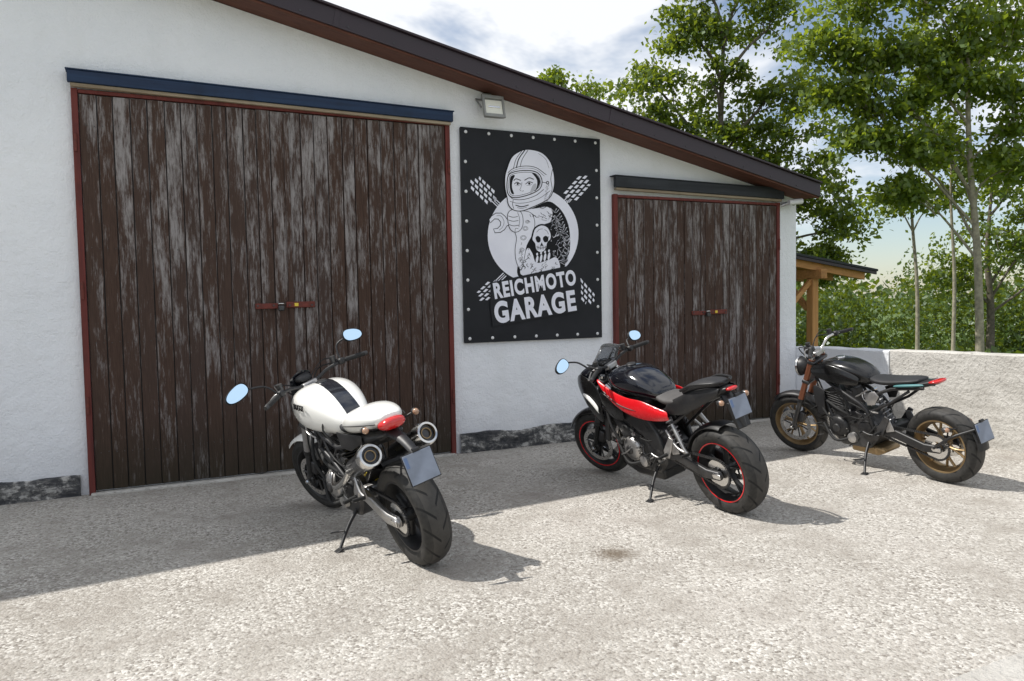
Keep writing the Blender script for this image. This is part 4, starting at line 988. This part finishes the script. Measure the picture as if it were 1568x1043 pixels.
def mound(cx,cy,r,h,n):
    u=rng.random(n)**.35; a=rng.random(n)*2*math.pi; b=np.arccos(rng.random(n))
    lump=1+.24*np.sin(a*3+cx*5)+.20*np.sin(b*5+cy*3)+.12*np.sin(a*7+b*6+cx)+rng.normal(size=n)*.08
    u=u*lump
    pts.append(np.stack([cx+r*u*np.sin(b)*np.cos(a),cy+r*u*np.sin(b)*np.sin(a),h*u*np.cos(b)],1))
for k in range(26):
    d=rng.uniform(18,25); s=d*rng.uniform(.28,.85); 
    c=FV*d+RV*s+Vector((0,-7.27,0)); mound(c.x,c.y,rng.uniform(.8,1.5),rng.uniform(1.3,2.9),1300)
for k in range(10):
    c=Vector((rng.uniform(9.5,12.5),rng.uniform(5,9),0)); mound(c.x,c.y,1.1,rng.uniform(1.6,2.2),1100)
for k in range(8):
    c=Vector((rng.uniform(-16,-8),rng.uniform(-2,9),0)); mound(c.x,c.y,1.5,2.6,700)
leaves('bushes',np.concatenate(pts),.13,LEAF3,None,up=.3)
pts=[]
for k in range(60):
    a=k*2*math.pi/60+rng.normal()*.03; R_=rng.uniform(60,78); c=(R_*math.cos(a),R_*math.sin(a)); n=260
    u=rng.random(n)**.4; t1=rng.random(n)*6.283; b=np.arccos(rng.random(n)); r=rng.uniform(4,6.5);h=rng.uniform(2.5,4)
    pts.append(np.stack([c[0]+r*u*np.sin(b)*np.cos(t1),c[1]+r*u*np.sin(b)*np.sin(t1),h*u*np.cos(b)],1))
leaves('distant_trees',np.concatenate(pts),.9,LEAF3,None,up=.3)
n=2600; gp=np.stack([rng.uniform(7.9,17,n),rng.uniform(-9,6,n),rng.uniform(0,.35,n)],1)
leaves('grass_tufts',gp,.22,LEAF2,None,up=0)

# ------------------------------------------------------------------ light, sky, camera
sd=Vector((-.66,.38,1.0)).normalized(); el=math.asin(sd.z); az=math.atan2(sd.x,sd.y)
su=bpy.data.lights.new('sun','SUN'); su.energy=5.0; su.angle=rad(.5); su.color=(1.0,.965,.91)
so=bpy.data.objects.new('sun',su); COL.objects.link(so); so.rotation_euler=sd.to_track_quat('Z','Y').to_euler()
w=bpy.data.worlds.new('World'); S.world=w; w.use_nodes=True; nt=w.node_tree; bg=nt.nodes['Background']
sky=nt.nodes.new('ShaderNodeTexSky'); sky.sky_type='NISHITA'; sky.sun_disc=False; sky.sun_elevation=el; sky.sun_rotation=az%(2*math.pi)
sky.air_density=1.0; sky.dust_density=.5; sky.ozone_density=1.6
tc=nt.nodes.new('ShaderNodeTexCoord'); mp=nt.nodes.new('ShaderNodeMapping'); mp.inputs['Scale'].default_value=(1,1,2.4); mp.inputs['Location'].default_value=(.35,.1,.2)
nt.links.new(tc.outputs['Generated'],mp.inputs[0])
no=nt.nodes.new('ShaderNodeTexNoise'); no.inputs['Scale'].default_value=2.4; no.inputs['Detail'].default_value=6; no.inputs['Roughness'].default_value=.58; no.inputs['Distortion'].default_value=.3
nt.links.new(mp.outputs[0],no.inputs['Vector'])
rp=nt.nodes.new('ShaderNodeValToRGB'); rp.color_ramp.elements[0].position=.41; rp.color_ramp.elements[1].position=.53
rp.color_ramp.elements[0].color=(.10,.10,.10,1)
nt.links.new(no.outputs['Fac'],rp.inputs[0])
mx=nt.nodes.new('ShaderNodeMix'); mx.data_type='RGBA'; mx.inputs[7].default_value=(7.9,8.1,8.4,1)
nt.links.new(rp.outputs[0],mx.inputs[0]); nt.links.new(sky.outputs[0],mx.inputs[6]); nt.links.new(mx.outputs[2],bg.inputs[0]); bg.inputs[1].default_value=.125
cd=bpy.data.cameras.new('camera'); cd.lens=27; cd.sensor_width=36; cd.clip_end=1000; cd.clip_start=.05
co=bpy.data.objects.new('camera',cd); COL.objects.link(co)
co.matrix_world=Matrix.Translation((0,-7.27,1.56))@Matrix.Rotation(rad(-26),4,'Z')@Matrix.Rotation(rad(90-3.0),4,'X')@Matrix.Rotation(rad(-1.0),4,'Z')
S.camera=co
S.view_settings.view_transform='Standard'; S.view_settings.look='None'; S.view_settings.exposure=0
